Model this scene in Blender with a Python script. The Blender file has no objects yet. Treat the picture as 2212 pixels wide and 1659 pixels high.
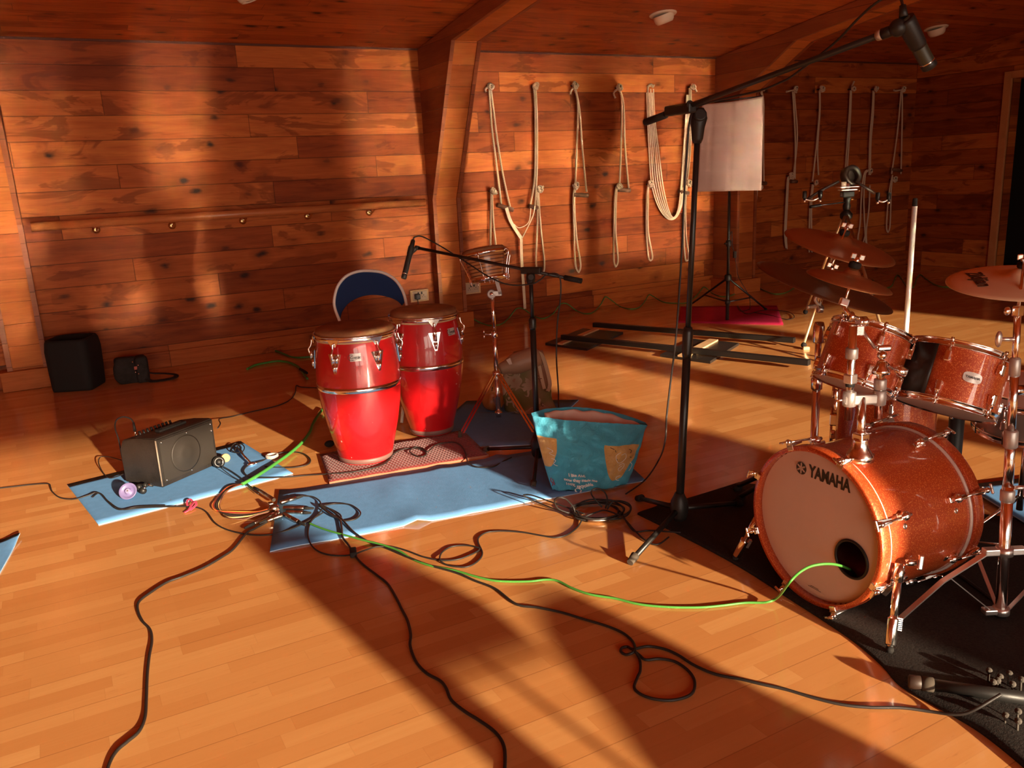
import bpy, bmesh, random
from math import *
from mathutils import Vector, Matrix, Euler
random.seed(7)
SC=bpy.context.scene; COL=SC.collection
V=Vector
# ---------------------------------------------------------------- camera solved from the photograph (2212x1659)
CX,CY,FPX=1106.0,829.5,1793.23
YAW,PIT,ROL=.493705,.246562,.0484682
WY=7.256; CH=1.40           # distance of the long wall, lens height
def _cam():
    cy,sy,cp,sp=cos(YAW),sin(YAW),cos(PIT),sin(PIT)
    f=V((sy*cp,cy*cp,-sp)); r=V((cy,-sy,0)); d=f.cross(r)
    c,s=cos(ROL),sin(ROL)
    return r*c+d*s, -r*s+d*c, f
CR,CD,CF=_cam(); CO=V((0,0,CH))
def ray(px,py): return CR*(px-CX)+CD*(py-CY)+CF*FPX
def fl(px,py,z=0.0):
    r=ray(px,py); return CO+r*((z-CH)/r.z)
def wl(px,py,y=WY):
    r=ray(px,py); return CO+r*(y/r.y)
def xl(px,py,x):
    r=ray(px,py); return CO+r*(x/r.x)
def at(px,py,P):
    r=ray(px,py); return CO+r*(hypot(P.x,P.y)/hypot(r.x,r.y))
def dp(px,py,d):
    return CO+ray(px,py)*(d/FPX)
def depth(P): return (P-CO).dot(CF)
def imgdir(px,py,dx,dy,k=0.0):
    """unit direction seen at pixel as the image vector dx,dy, leaning k along the view ray"""
    v=ray(px,py).normalized(); w=CR*dx+CD*dy; w=w-v*w.dot(v); w.normalize(); return (w+v*k).normalized()
cam=bpy.data.cameras.new('camera'); co=bpy.data.objects.new('camera',cam); COL.objects.link(co)
cam.sensor_width=36; cam.lens=FPX/2212*36; cam.clip_start=.05; cam.clip_end=200
m=Matrix((( CR.x,-CD.x,-CF.x,0),(CR.y,-CD.y,-CF.y,0),(CR.z,-CD.z,-CF.z,CH),(0,0,0,1)))
co.matrix_world=m; SC.camera=co
# ---------------------------------------------------------------- materials
def mat(name):
    m=bpy.data.materials.new(name); m.use_nodes=True; nt=m.node_tree
    return m,nt,nt.nodes['Principled BSDF']
class N:
    def __init__(s,nt): s.nt=nt; s.l=nt.links
    def n(s,t,**k):
        x=s.nt.nodes.new(t)
        for a,b in k.items(): setattr(x,a,b)
        return x
    def put(s,sock,v):
        if isinstance(v,bpy.types.NodeSocket): s.l.new(v,sock)
        else: sock.default_value=v
    def m(s,op,a,b=0.0,c=0.0,clamp=False):
        x=s.n('ShaderNodeMath',operation=op,use_clamp=clamp)
        for i,v in enumerate((a,b,c)): s.put(x.inputs[i],v)
        return x.outputs[0]
    def mix(s,f,a,b,t='RGBA',bl='MIX'):
        x=s.n('ShaderNodeMix',data_type=t,blend_type=bl)
        o={'RGBA':(6,7,2),'FLOAT':(2,3,0)}[t]
        s.put(x.inputs[0],f); s.put(x.inputs[o[0]],a); s.put(x.inputs[o[1]],b); return x.outputs[o[2]]
    def xyz(s,x,y,z):
        n=s.n('ShaderNodeCombineXYZ'); s.put(n.inputs[0],x); s.put(n.inputs[1],y); s.put(n.inputs[2],z); return n.outputs[0]
    def noise(s,vec,scale,detail=3,rough=.55,dist=0):
        x=s.n('ShaderNodeTexNoise'); s.put(x.inputs['Vector'],vec); x.inputs['Scale'].default_value=scale
        x.inputs['Detail'].default_value=detail; x.inputs['Roughness'].default_value=rough; x.inputs['Distortion'].default_value=dist
        return x.outputs[0]
    def white(s,vec):
        x=s.n('ShaderNodeTexWhiteNoise',noise_dimensions='3D'); s.put(x.inputs['Vector'],vec); return x.outputs[0]
    def ramp(s,f,stops):
        x=s.n('ShaderNodeValToRGB'); s.put(x.inputs[0],f); e=x.color_ramp.elements
        while len(e)<len(stops): e.new(.5)
        for q,(p,c) in zip(e,stops): q.position=p; q.color=(*c,1) if len(c)==3 else c
        return x.outputs[0]
    def rng(s,f,a,b,c=0.0,d=1.0):
        x=s.n('ShaderNodeMapRange'); s.put(x.inputs[0],f)
        for i,v in enumerate((a,b,c,d)): x.inputs[i+1].default_value=v
        return x.outputs[0]
    def bump(s,h,st=.3,dist=.01):
        x=s.n('ShaderNodeBump'); x.inputs['Strength'].default_value=st; x.inputs['Distance'].default_value=dist; s.put(x.inputs['Height'],h); return x.outputs[0]
def boards(name,h,length,axes,cols,rough=.5,knots=True,gap=.03,var=1.0,coat=0,endgap=True,spec=.5,streak=1.0,sub=None):
    """timber boarding laid in world space: axes=(along,across)"""
    m,nt,P=mat(name); q=N(nt)
    g=q.n('ShaderNodeNewGeometry'); sp=q.n('ShaderNodeSeparateXYZ'); q.l.new(g.outputs['Position'],sp.inputs[0])
    ax={'x':sp.outputs[0],'y':sp.outputs[1],'z':sp.outputs[2]}
    u=ax[axes[0]]; v=ax[axes[1]]
    rv=q.m('DIVIDE',v,h); row=q.m('FLOOR',rv); fv=q.m('SUBTRACT',rv,row)
    off=q.m('MULTIPLY',q.white(q.xyz(row,3.3,1.7)),length*3.7)
    ru=q.m('DIVIDE',q.m('ADD',u,off),length); seg=q.m('FLOOR',ru); fu=q.m('SUBTRACT',ru,seg)
    idv=q.xyz(row,seg,5.1)
    rnd=q.white(idv); rnd2=q.white(q.xyz(seg,row,9.7))
    vec=q.xyz(q.m('ADD',q.m('MULTIPLY',u,1.0),q.m('MULTIPLY',rnd,37.0)),q.m('ADD',q.m('MULTIPLY',v,9.0),q.m('MULTIPLY',rnd2,11.0)),q.m('MULTIPLY',rnd,19.0))
    grain=q.noise(vec,2.2*streak,5,.6,.6)
    fine=q.noise(q.xyz(q.m('MULTIPLY',u,3.0),q.m('MULTIPLY',v,80.0),rnd),2.0,2,.5)
    t=q.m('ADD',q.m('MULTIPLY',q.m('SUBTRACT',rnd,.5),var),q.m('ADD',q.m('MULTIPLY',q.m('SUBTRACT',grain,.5),.9),.5),clamp=True)
    c=q.ramp(t,[(0,cols[0]),(.33,cols[1]),(.66,cols[2]),(1,cols[3])])
    c=q.mix(q.rng(fine,.3,.75,.0,.28),c,(cols[0][0]*.6,cols[0][1]*.6,cols[0][2]*.6,1))
    if knots:
        vo=q.n('ShaderNodeTexVoronoi',feature='F1'); vo.inputs['Scale'].default_value=1.0
        nd=q.noise(g.outputs['Position'],7.0,2)
        q.put(vo.inputs['Vector'],q.xyz(q.m('ADD',q.m('MULTIPLY',u,3.3),q.m('MULTIPLY',nd,.35)),q.m('ADD',q.m('MULTIPLY',v,5.6),q.m('MULTIPLY',nd,.3)),rnd))
        d=q.m('ADD',vo.outputs['Distance'],q.m('MULTIPLY',q.m('SUBTRACT',q.noise(vec,9.0,2),.5),.10))
        sel=q.rng(q.white(vo.outputs['Position']),.22,.26)
        k=q.m('MULTIPLY',q.rng(d,.17,.06),sel)
        halo=q.m('MULTIPLY',q.rng(d,.42,.1),q.m('MULTIPLY',sel,.45))
        c=q.mix(halo,c,(cols[0][0]*.55,cols[0][1]*.5,cols[0][2]*.5,1)); c=q.mix(k,c,(.045,.016,.009,1))
        # broad heartwood stain with an irregular edge
        st=q.rng(q.noise(q.xyz(q.m('ADD',q.m('MULTIPLY',u,.9),q.m('MULTIPLY',rnd2,50.)),q.m('MULTIPLY',v,3.4),rnd),1.6,4,.62,.9),.56,.60)
        c=q.mix(q.m('MULTIPLY',st,.55),c,(cols[0][0]*.7,cols[0][1]*.62,cols[0][2]*.6,1))
    e=q.m('MINIMUM',fv,q.m('SUBTRACT',1.0,fv)); lg=q.rng(e,0,gap,1,0)
    eu=q.m('MINIMUM',fu,q.m('SUBTRACT',1.0,fu)); eg=q.rng(eu,0,gap*h/length*.8,1,0)
    gp=q.m('MAXIMUM',lg,q.m('MULTIPLY',eg,1.0 if endgap else 0.0))
    c=q.mix(q.m('MULTIPLY',gp,.75),c,(.03,.012,.006,1))
    q.l.new(c,P.inputs['Base Color'])
    P.inputs['Roughness'].default_value=rough; P.inputs['Specular IOR Level'].default_value=spec
    hgt=q.m('SUBTRACT',q.m('MULTIPLY',fine,.12),gp)
    q.l.new(q.bump(hgt,.35,.004),P.inputs['Normal'])
    if coat: P.inputs['Coat Weight'].default_value=coat; P.inputs['Coat Roughness'].default_value=.12
    return m
M={}
wc=[(.20,.036,.007),(.36,.076,.013),(.51,.128,.023),(.66,.200,.040)]
M['wall']=boards('cedar_boards',.18,2.1,'xz',wc,.6,var=.7,spec=.2)
M['endwall']=boards('cedar_boards_end',.18,2.1,'yz',wc,.6,var=.75,spec=.2)
M['ceil']=boards('cedar_ceiling',.115,1.6,'xy',[(.30,.060,.014),(.46,.105,.024),(.58,.150,.034),(.66,.20,.05)],.5,var=.5,spec=.25)
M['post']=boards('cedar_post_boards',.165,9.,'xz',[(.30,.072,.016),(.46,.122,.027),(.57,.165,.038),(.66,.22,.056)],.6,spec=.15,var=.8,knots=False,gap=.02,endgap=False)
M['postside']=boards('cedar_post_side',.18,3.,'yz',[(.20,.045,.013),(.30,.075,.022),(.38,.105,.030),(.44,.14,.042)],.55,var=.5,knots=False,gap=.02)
def floor_mat():
    m,nt,P=mat('strip_floor'); q=N(nt)
    g=q.n('ShaderNodeNewGeometry'); sp=q.n('ShaderNodeSeparateXYZ'); q.l.new(g.outputs['Position'],sp.inputs[0])
    u,v=sp.outputs[0],sp.outputs[1]; h=.062; L=.42
    rv=q.m('DIVIDE',v,h); row=q.m('FLOOR',rv); fv=q.m('SUBTRACT',rv,row)
    ru=q.m('DIVIDE',q.m('ADD',u,q.m('MULTIPLY',q.white(q.xyz(row,1.,2.)),7.)),L); seg=q.m('FLOOR',ru); fu=q.m('SUBTRACT',ru,seg)
    rnd=q.white(q.xyz(row,seg,4.))
    # planks of three strips
    r3=q.m('FLOOR',q.m('DIVIDE',rv,3.0)); rp=q.white(q.xyz(r3,q.m('FLOOR',q.m('DIVIDE',q.m('ADD',u,q.m('MULTIPLY',q.white(q.xyz(r3,8.,8.)),9.)),2.2)),2.))
    gr=q.noise(q.xyz(q.m('ADD',q.m('MULTIPLY',u,1.3),q.m('MULTIPLY',rnd,40.)),q.m('MULTIPLY',v,22.),rnd),2.0,4,.6,.8)
    t=q.m('ADD',q.m('MULTIPLY',rnd,.62),q.m('ADD',q.m('MULTIPLY',rp,.18),q.m('MULTIPLY',gr,.35)),clamp=True)
    c=q.ramp(t,[(.10,(.51,.205,.060)),(.4,(.565,.244,.076)),(.72,(.61,.280,.092)),(1,(.67,.340,.120))])
    fl_=q.rng(q.noise(q.xyz(q.m('MULTIPLY',u,5.),q.m('MULTIPLY',v,26.),rnd),3.,3),.66,.78,0,.35)
    c=q.mix(fl_,c,(.36,.12,.04,1))
    e=q.m('MINIMUM',fv,q.m('SUBTRACT',1.0,fv)); lg=q.rng(e,0,.02,1,0)
    f3=q.m('FRACT',q.m('DIVIDE',rv,3.0)); e3=q.rng(q.m('MINIMUM',f3,q.m('SUBTRACT',1.,f3)),0,.012,1,0)
    eu=q.rng(q.m('MINIMUM',fu,q.m('SUBTRACT',1.,fu)),0,.004,1,0)
    gp=q.m('MAXIMUM',q.m('MULTIPLY',e3,.75),q.m('MULTIPLY',q.m('MAXIMUM',lg,eu),.18))
    c=q.mix(q.m('MULTIPLY',gp,.8),c,(.22,.075,.025,1))
    q.l.new(c,P.inputs['Base Color'])
    wv=q.noise(g.outputs['Position'],3.0,2)
    q.l.new(q.rng(wv,.3,.7,.11,.15),P.inputs['Roughness']); P.inputs['Specular IOR Level'].default_value=.55
    q.l.new(q.bump(q.m('SUBTRACT',q.m('MULTIPLY',q.noise(g.outputs['Position'],9.,2),.3),gp),.04,.004),P.inputs['Normal'])
    return m
M['floor']=floor_mat()
def plain(name,c,r=.5,metal=0,spec=.5,bump=None,coat=0,trans=0,sheen=0,var=0,vs=8,emis=None,aniso=0):
    m,nt,P=mat(name); q=N(nt)
    P.inputs['Base Color'].default_value=(*c,1); P.inputs['Roughness'].default_value=r; P.inputs['Metallic'].default_value=metal
    P.inputs['Specular IOR Level'].default_value=spec; P.inputs['Coat Weight'].default_value=coat; P.inputs['Coat Roughness'].default_value=.06
    P.inputs['Transmission Weight'].default_value=trans; P.inputs['Sheen Weight'].default_value=sheen
    tc=q.n('ShaderNodeTexCoord')
    if var:
        nz=q.noise(tc.outputs['Object'],vs,4); k=1-var
        q.l.new(q.mix(q.rng(nz,.3,.7),(c[0]*k,c[1]*k,c[2]*k,1),(min(1,c[0]*(1+var)),min(1,c[1]*(1+var)),min(1,c[2]*(1+var)),1)),P.inputs['Base Color'])
    if bump:
        q.l.new(q.bump(q.noise(tc.outputs['Object'],bump[0],3),bump[1],bump[2]),P.inputs['Normal'])
    return m
M['chrome']=plain('chrome',(.92,.90,.88),.16,1,var=.03)
M['steel']=plain('satin_steel',(.74,.71,.68),.30,.9,var=.08)
M['grey_metal']=plain('grey_casting',(.52,.49,.46),.40,.6,var=.1)
M['black_metal']=plain('black_metal',(.012,.011,.010),.38,0,.5,(60,.1,.001))
M['black_plastic']=plain('black_plastic',(.014,.013,.012),.45,0,.4,(90,.2,.001))
M['rubber']=plain('rubber',(.018,.016,.015),.8,0,.25,(80,.2,.001))
M['greyrub']=plain('grey_rubber',(.075,.06,.045),.8,0,.2)
M['cable']=plain('cable_black',(.020,.016,.014),.5,0,.4)
M['green']=plain('cable_green',(.10,.48,.08),.4)
M['blue_mat']=plain('blue_foam',(.14,.34,.66),.95,0,.08,(140,.25,.002),var=.05,vs=30)
M['mat_edge']=plain('mat_edge',(.40,.58,.78),.9,0,.1)
M['pink_mat']=plain('pink_foam',(.42,.02,.07),.95,0,.08,(140,.25,.002),var=.08)
M['white']=plain('white_plastic',(.78,.76,.72),.4,var=.03)
M['cream']=plain('cream_enamel',(.75,.68,.58),.4)
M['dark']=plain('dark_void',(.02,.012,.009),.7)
M['wood']=plain('pale_wood',(.70,.46,.24),.5,0,.4,(30,.2,.002),var=.12,vs=14)
M['trim']=boards('rail_timber',.3,9.,'xz',[(.36,.10,.032),(.50,.16,.05),(.60,.22,.075),(.68,.28,.10)],.3,var=.1,knots=False,gap=0,endgap=False)
M['rope']=None
# ---------------------------------------------------------------- mesh collector
class MB:
    def __init__(s,mats=None): s.bm=bmesh.new(); s.mi=0
    def mat(s,i): s.mi=i; return s
    def _fin(s,before,smooth):
        for f in s.bm.faces:
            if f.index==-1 or f not in before:
                pass
    def faces(s,vs,fs,smooth=False):
        b=[s.bm.verts.new(v) for v in vs]
        for f in fs:
            try:
                q=s.bm.faces.new([b[i] for i in f]); q.smooth=smooth; q.material_index=s.mi
            except ValueError: pass
        return b
    def box(s,c,size,rot=None,bev=0.0,taper=None):
        """box about centre c; rot is a Matrix or None"""
        x,y,z=[k/2 for k in size]; R=rot if rot else Matrix.Identity(3)
        if bev<=0:
            vs=[V((a*x,b*y,d*z)) for d in(-1,1) for b in(-1,1) for a in(-1,1)]
            if taper: vs=[V((v.x*(taper if v.z>0 else 1),v.y*(taper if v.z>0 else 1),v.z)) for v in vs]
            vs=[V(c)+R@v for v in vs]
            s.faces(vs,[(0,2,3,1),(4,5,7,6),(0,1,5,4),(2,6,7,3),(0,4,6,2),(1,3,7,5)])
            return s
        t=bmesh.new(); bmesh.ops.create_cube(t,size=1)
        for v in t.verts: v.co=V((v.co.x*size[0],v.co.y*size[1],v.co.z*size[2]))
        bmesh.ops.bevel(t,geom=t.edges[:],offset=bev,segments=2,profile=.5,affect='EDGES')
        s.add(t,Matrix.Translation(V(c))@R.to_4x4()); return s
    def add(s,t,mx=None,smooth=None):
        t.verts.ensure_lookup_table(); mp={}
        for v in t.verts: mp[v]=s.bm.verts.new(mx@v.co if mx else v.co)
        for f in t.faces:
            try:
                q=s.bm.faces.new([mp[v] for v in f.verts]); q.smooth=f.smooth if smooth is None else smooth; q.material_index=s.mi
            except ValueError: pass
        t.free(); return s
    def lathe(s,prof,origin=(0,0,0),axis=(0,0,1),seg=32,cap=True,smooth=True,sx=1.0):
        """prof [(r,h)...] revolved about axis"""
        o=V(origin); n=V(axis).normalized(); a=n.orthogonal() if abs(n.z)<.99 else V((1,0,0)); a=(a-n*a.dot(n)).normalized(); b=n.cross(a)
        rings=[]
        for r,h in prof:
            rings.append([s.bm.verts.new(o+n*h+(a*cos(2*pi*i/seg)*sx+b*sin(2*pi*i/seg))*max(r,1e-5)) for i in range(seg)])
        for k in range(len(rings)-1):
            for i in range(seg):
                j=(i+1)%seg; q=s.bm.faces.new((rings[k][i],rings[k][j],rings[k+1][j],rings[k+1][i])); q.smooth=smooth; q.material_index=s.mi
        if cap:
            for rg,fl_ in((rings[0],True),(rings[-1],False)):
                q=s.bm.faces.new(rg[::-1] if fl_ else rg); q.material_index=s.mi
        return s
    def cyl(s,p0,p1,r0,r1=None,seg=16,cap=True):
        p0,p1=V(p0),V(p1); d=p1-p0
        if d.length<1e-6: return s
        return s.lathe([(r0,0),(r1 if r1 is not None else r0,d.length)],p0,d,seg,cap)
    def sph(s,c,r,seg=14,rings=8,sc=(1,1,1),rot=None):
        c=V(c); pts=[]; R=rot or Matrix.Identity(3)
        t=bmesh.new(); bmesh.ops.create_uvsphere(t,u_segments=seg,v_segments=rings,radius=r)
        for v in t.verts: v.co=R@V((v.co.x*sc[0],v.co.y*sc[1],v.co.z*sc[2]))+c
        return s.add(t,None,True)
    def tube(s,pts,r,seg=8,closed=False,cap=True,flat=None):
        """round (or flat=(w,t)) section swept along pts with parallel transport"""
        pts=[V(p) for p in pts]; n=len(pts); rings=[]; up=None
        for i in range(n):
            if closed: t=(pts[(i+1)%n]-pts[i-1])
            else: t=pts[min(i+1,n-1)]-pts[max(i-1,0)]
            if t.length<1e-9: t=V((0,0,1))
            t.normalize()
            if up is None:
                up=t.orthogonal().normalized() if flat is None else (V(flat[2])-t*V(flat[2]).dot(t)).normalized()
            else:
                up=(up-t*up.dot(t)); 
                if up.length<1e-6: up=t.orthogonal()
                up.normalize()
            b=t.cross(up); rr=r[i] if isinstance(r,(list,tuple)) else r
            if flat is None: rings.append([s.bm.verts.new(pts[i]+(up*cos(2*pi*k/seg)+b*sin(2*pi*k/seg))*rr) for k in range(seg)])
            else:
                w,th=flat[0]/2,flat[1]/2
                rings.append([s.bm.verts.new(pts[i]+b*x*w+up*y*th) for x,y in((-1,-1),(1,-1),(1,1),(-1,1))])
        sg=len(rings[0]); m=n if closed else n-1
        for k in range(m):
            A,B=rings[k],rings[(k+1)%n]
            for i in range(sg):
                j=(i+1)%sg; q=s.bm.faces.new((A[i],A[j],B[j],B[i])); q.smooth=flat is None; q.material_index=s.mi
        if cap and not closed:
            for rg in (rings[0][::-1],rings[-1]):
                q=s.bm.faces.new(rg); q.material_index=s.mi
        return s
    def prism(s,poly,ext,smooth=False):
        """closed polygon of 3-D points pushed along ext"""
        e=V(ext); a=[s.bm.verts.new(V(p)) for p in poly]; b=[s.bm.verts.new(V(p)+e) for p in poly]; n=len(poly)
        fs=[a[::-1],b]+[(a[i],a[(i+1)%n],b[(i+1)%n],b[i]) for i in range(n)]
        for f in fs:
            try: q=s.bm.faces.new(f); q.material_index=s.mi; q.smooth=False
            except ValueError: pass
        return s
    def build(s,name,material,parent=None,label=None,cat=None,group=None,kind=None,origin=None,fix=True):
        bm=s.bm
        if fix: bmesh.ops.recalc_face_normals(bm,faces=bm.faces)
        me=bpy.data.meshes.new(name)
        if parent is not None:
            root=parent
            off=V((0,0,0)); p=parent
            while p is not None: off+=p.location; p=p.parent
        else:
            if origin is not None: off=V(origin)
            elif kind=='structure': off=V((0,0,0))
            else:
                xs=[v.co for v in bm.verts]
                off=V(((min(v.x for v in xs)+max(v.x for v in xs))/2,(min(v.y for v in xs)+max(v.y for v in xs))/2,min(v.z for v in xs)))
        for v in bm.verts: v.co-=off
        bm.to_mesh(me); bm.free()
        o=bpy.data.objects.new(name,me); COL.objects.link(o)
        if parent is not None: o.parent=parent
        else: o.location=off
        for mm in (material if isinstance(material,(list,tuple)) else [material]): me.materials.append(mm)
        tag(o,label,cat,group,kind); return o
def tag(o,label=None,cat=None,group=None,kind=None):
    if label: o['label']=label
    if cat: o['category']=cat
    if group: o['group']=group
    if kind: o['kind']=kind
    return o
def thing(name,loc,label,cat,group=None):
    o=bpy.data.objects.new(name,None); o.empty_display_size=.1; COL.objects.link(o); o.location=V(loc)
    return tag(o,label,cat,group)
def smooth(pts,k=6,closed=False):
    """Catmull-Rom through control points"""
    P=[V(p) for p in pts]; n=len(P); out=[]
    rg=range(n) if closed else range(n-1)
    for i in rg:
        if closed: a,b,c,d=P[i-1],P[i],P[(i+1)%n],P[(i+2)%n]
        else: a,b,c,d=P[max(i-1,0)],P[i],P[i+1],P[min(i+2,n-1)]
        for j in range(k):
            t=j/k; out.append(.5*((2*b)+(c-a)*t+(2*a-5*b+4*c-d)*t*t+(3*b-a-3*c+d)*t**3))
    if not closed: out.append(P[-1].copy())
    return out
def frame(n,up=(0,0,1)):
    """rotation whose local z is n and local y leans to up"""
    z=V(n).normalized(); y=V(up)-z*V(up).dot(z)
    if y.length<1e-5: y=z.orthogonal()
    y.normalize(); x=y.cross(z); return Matrix((x,y,z)).transposed()
# ================================================================ the room
XW,XE,YS=-3.2,9.95,-4.5          # west, east, south inner faces
SL=.132; ZC=2.52; YR=1.4         # roof slope, height at the long wall, ridge line
def cz(y): return ZC+SL*(WY-y) if y>=YR else ZC+SL*(WY-YR)-(YR-y)*SL
b=MB(); b.box(((XW+XE)/2,(WY+YS)/2,-.05),(XE-XW+.6,WY-YS+.6,.1)); b.build('floor',M['floor'],kind='structure')
b=MB(); b.box(((XW+XE)/2,WY+.08,1.3),(XE-XW+.4,.16,2.7)); b.build('wall_north',M['wall'],kind='structure')
zr=cz(YR)
for nm,ya,yb in(('ceiling_north',WY+.15,YR),('ceiling_south',YR,YS-.15)):
    b=MB(); za=ZC-SL*.15 if nm=='ceiling_north' else zr; zb=zr if nm=='ceiling_north' else cz(YS-.15)
    b.prism([(XW-.2,ya,za),(XW-.2,yb,zb),(XW-.2,yb,zb+.12),(XW-.2,ya,za+.12)],(XE-XW+.4,0,0)); b.build(nm,M['ceil'],kind='structure')
b=MB(); b.box((XW-.08,(WY+YS)/2,1.7),(.16,WY-YS+.3,3.6)); b.build('wall_west',M['endwall'],kind='structure')
# east wall with a door opening
DY0,DY1,DZ=4.72,6.02,2.20
b=MB()
for y0,y1,z0,z1 in((DY1,WY+.15,0,3.5),(YS-.15,DY0,0,3.5),(DY0,DY1,DZ,3.5)):
    b.box((XE+.08,(y0+y1)/2,(z0+z1)/2),(.16,y1-y0,z1-z0))
b.build('wall_east',M['endwall'],kind='structure')
b=MB()
for y0,y1,z0,z1 in((DY1,DY1+.085,0,DZ+.08),(DY0-.085,DY0,0,DZ+.08),(DY0,DY1,DZ,DZ+.08)):
    b.box((XE-.012,(y0+y1)/2,(z0+z1)/2),(.05,y1-y0,z1-z0),bev=.004)
dr=b.build('door_1',plain('door_frame_timber',(.56,.24,.09),.45,var=.1),kind='structure')
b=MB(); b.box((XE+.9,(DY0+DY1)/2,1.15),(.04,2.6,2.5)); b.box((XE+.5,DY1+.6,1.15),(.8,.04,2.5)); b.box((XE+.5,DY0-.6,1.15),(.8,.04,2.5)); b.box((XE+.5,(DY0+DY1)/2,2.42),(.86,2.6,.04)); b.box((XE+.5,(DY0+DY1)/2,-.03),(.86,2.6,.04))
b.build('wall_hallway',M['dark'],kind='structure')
b=MB(); b.box((XE+.0,DY1+.035,1.02),(.06,.05,.14),bev=.004); b.build('latch',M['steel'],dr)
# south wall: posts and long windows with a sill and a head; the low sun comes through them
SILL,HEAD=.06,2.23
AZ=radians(-7.5)
OPEN=[(-2.6,-.75),(-.55,2.88),(3.96,4.79),(5.06,6.42),(6.60,8.10)]
b=MB(); xs=XW-.2
b.box(((XW+XE)/2,YS-.1,SILL/2),(XE-XW+.4,.2,SILL)); b.box(((XW+XE)/2,YS-.1,(HEAD+3.1)/2),(XE-XW+.4,.2,3.1-HEAD))
for a,c in OPEN+[(XE+.2,None)]:
    b.box(((xs+a)/2,YS-.1,(SILL+HEAD)/2),(a-xs,.2,HEAD-SILL)); xs=c
b.build('wall_south',M['wall'],kind='structure')
for i,(a,c) in enumerate(OPEN):
    b=MB(); w=.035
    for x in (a+w/2,c-w/2): b.box((x,YS-.1,(SILL+HEAD)/2),(w,.06,HEAD-SILL))
    for z in (SILL+w/2,HEAD-w/2): b.box(((a+c)/2,YS-.1,z),(c-a,.06,w))
    b.build('window_%d'%(i+1),M['trim'],kind='structure')
# baseboard along the long wall, sitting between the posts
b=MB(); 
b.box(((XW+XE)/2,WY-.012,.065),(XE-XW,.024,.13)); b.build('baseboard_north',M['wall'],kind='structure')
b=MB(); b.box(((XW+XE)/2,WY-.006,ZC-.006),(XE-XW,.012,.016)); b.build('trim_1',plain('dark_line',(.10,.025,.01),.7),kind='structure')  # thin dark strip along the line where wall and ceiling meet
# portal frames: boarded post tapering out to the rafter, with edge strips and a plinth
def portal(i,x0,x1,prof,plx=.05,pld=.05):
    """prof: (y,z) of the inner edge from the floor up to the point where it meets the rafter soffit"""
    b=MB(); b.mat(0)
    dep=.13
    inner=list(prof)
    y_end,z_end=inner[-1]
    ridge=(YR,cz(YR)-dep); south=(YS+.02,cz(YS)-dep)
    outl=[(WY,0)]+inner+[ridge,south,(YS+.02,cz(YS)-.005),(YR,cz(YR)-.005),(WY,ZC-.005)]
    b.prism([(x0+.03,y+ (.0),z) for y,z in outl],(x1-x0-.06,0,0))
    # side boards and edge strips standing proud
    path=[(x,y) for x,y in inner+[ridge,south]]
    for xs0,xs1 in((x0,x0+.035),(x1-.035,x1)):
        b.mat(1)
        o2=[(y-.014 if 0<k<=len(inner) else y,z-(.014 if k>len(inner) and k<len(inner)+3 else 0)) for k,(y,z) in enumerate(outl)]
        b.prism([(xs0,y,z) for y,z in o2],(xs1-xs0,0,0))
    b.mat(0); y0=inner[0][0]
    b.box(((x0+x1)/2,(WY+y0-pld)/2,.075),(x1-x0+2*plx,WY-y0+pld,.15),bev=.004)
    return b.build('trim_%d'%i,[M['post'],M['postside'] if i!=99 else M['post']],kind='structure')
k1=[(WY-.10,0),(WY-.10,1.215),(6.56,2.485)]
portal(2,-.43,-.155,k1)
portal(3,3.115,3.395,k1)
portal(4,6.585,6.87,[(WY-.36,0),(WY-.36,2.12),(6.17,2.53)])
# ---------------------------------------------------------------- light
S=bpy.data.lights.new('low_sun','SUN'); so=bpy.data.objects.new('low_sun',S); COL.objects.link(so)
EL=radians(12.3); S.energy=22.5; S.color=(1,.79,.55); S.angle=radians(1.0)
d=V((sin(AZ)*cos(EL),cos(AZ)*cos(EL),-sin(EL))); so.rotation_euler=d.to_track_quat('-Z','Y').to_euler()
for i,(a,c) in enumerate(OPEN):
    L=bpy.data.lights.new('window_daylight_%d'%(i+1),'AREA'); L.shape='RECTANGLE'; L.size=c-a; L.size_y=HEAD-SILL
    L.spread=radians(125); L.energy=(58 if a<3 else 5)*(c-a); L.color=(1,.84,.68)
    lo=bpy.data.objects.new(L.name,L); COL.objects.link(lo); lo.location=((a+c)/2,YS-.22,(SILL+HEAD)/2); lo.rotation_euler=(radians(52),0,0)
wd=bpy.data.worlds.new('sky'); SC.world=wd; wd.use_nodes=True
bg=wd.node_tree.nodes['Background']; bg.inputs[0].default_value=(.85,.72,.60,1); bg.inputs[1].default_value=.5
SC.view_settings.view_transform='Standard'; SC.view_settings.look='None'; SC.view_settings.gamma=1; SC.view_settings.exposure=-.68; SC.view_settings.use_curve_mapping=False
SC.cycles.caustics_reflective=True; SC.cycles.blur_glossy=0.0; SC.cycles.sample_clamp_indirect=0.0; SC.cycles.max_bounces=8; SC.cycles.diffuse_bounces=5
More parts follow.
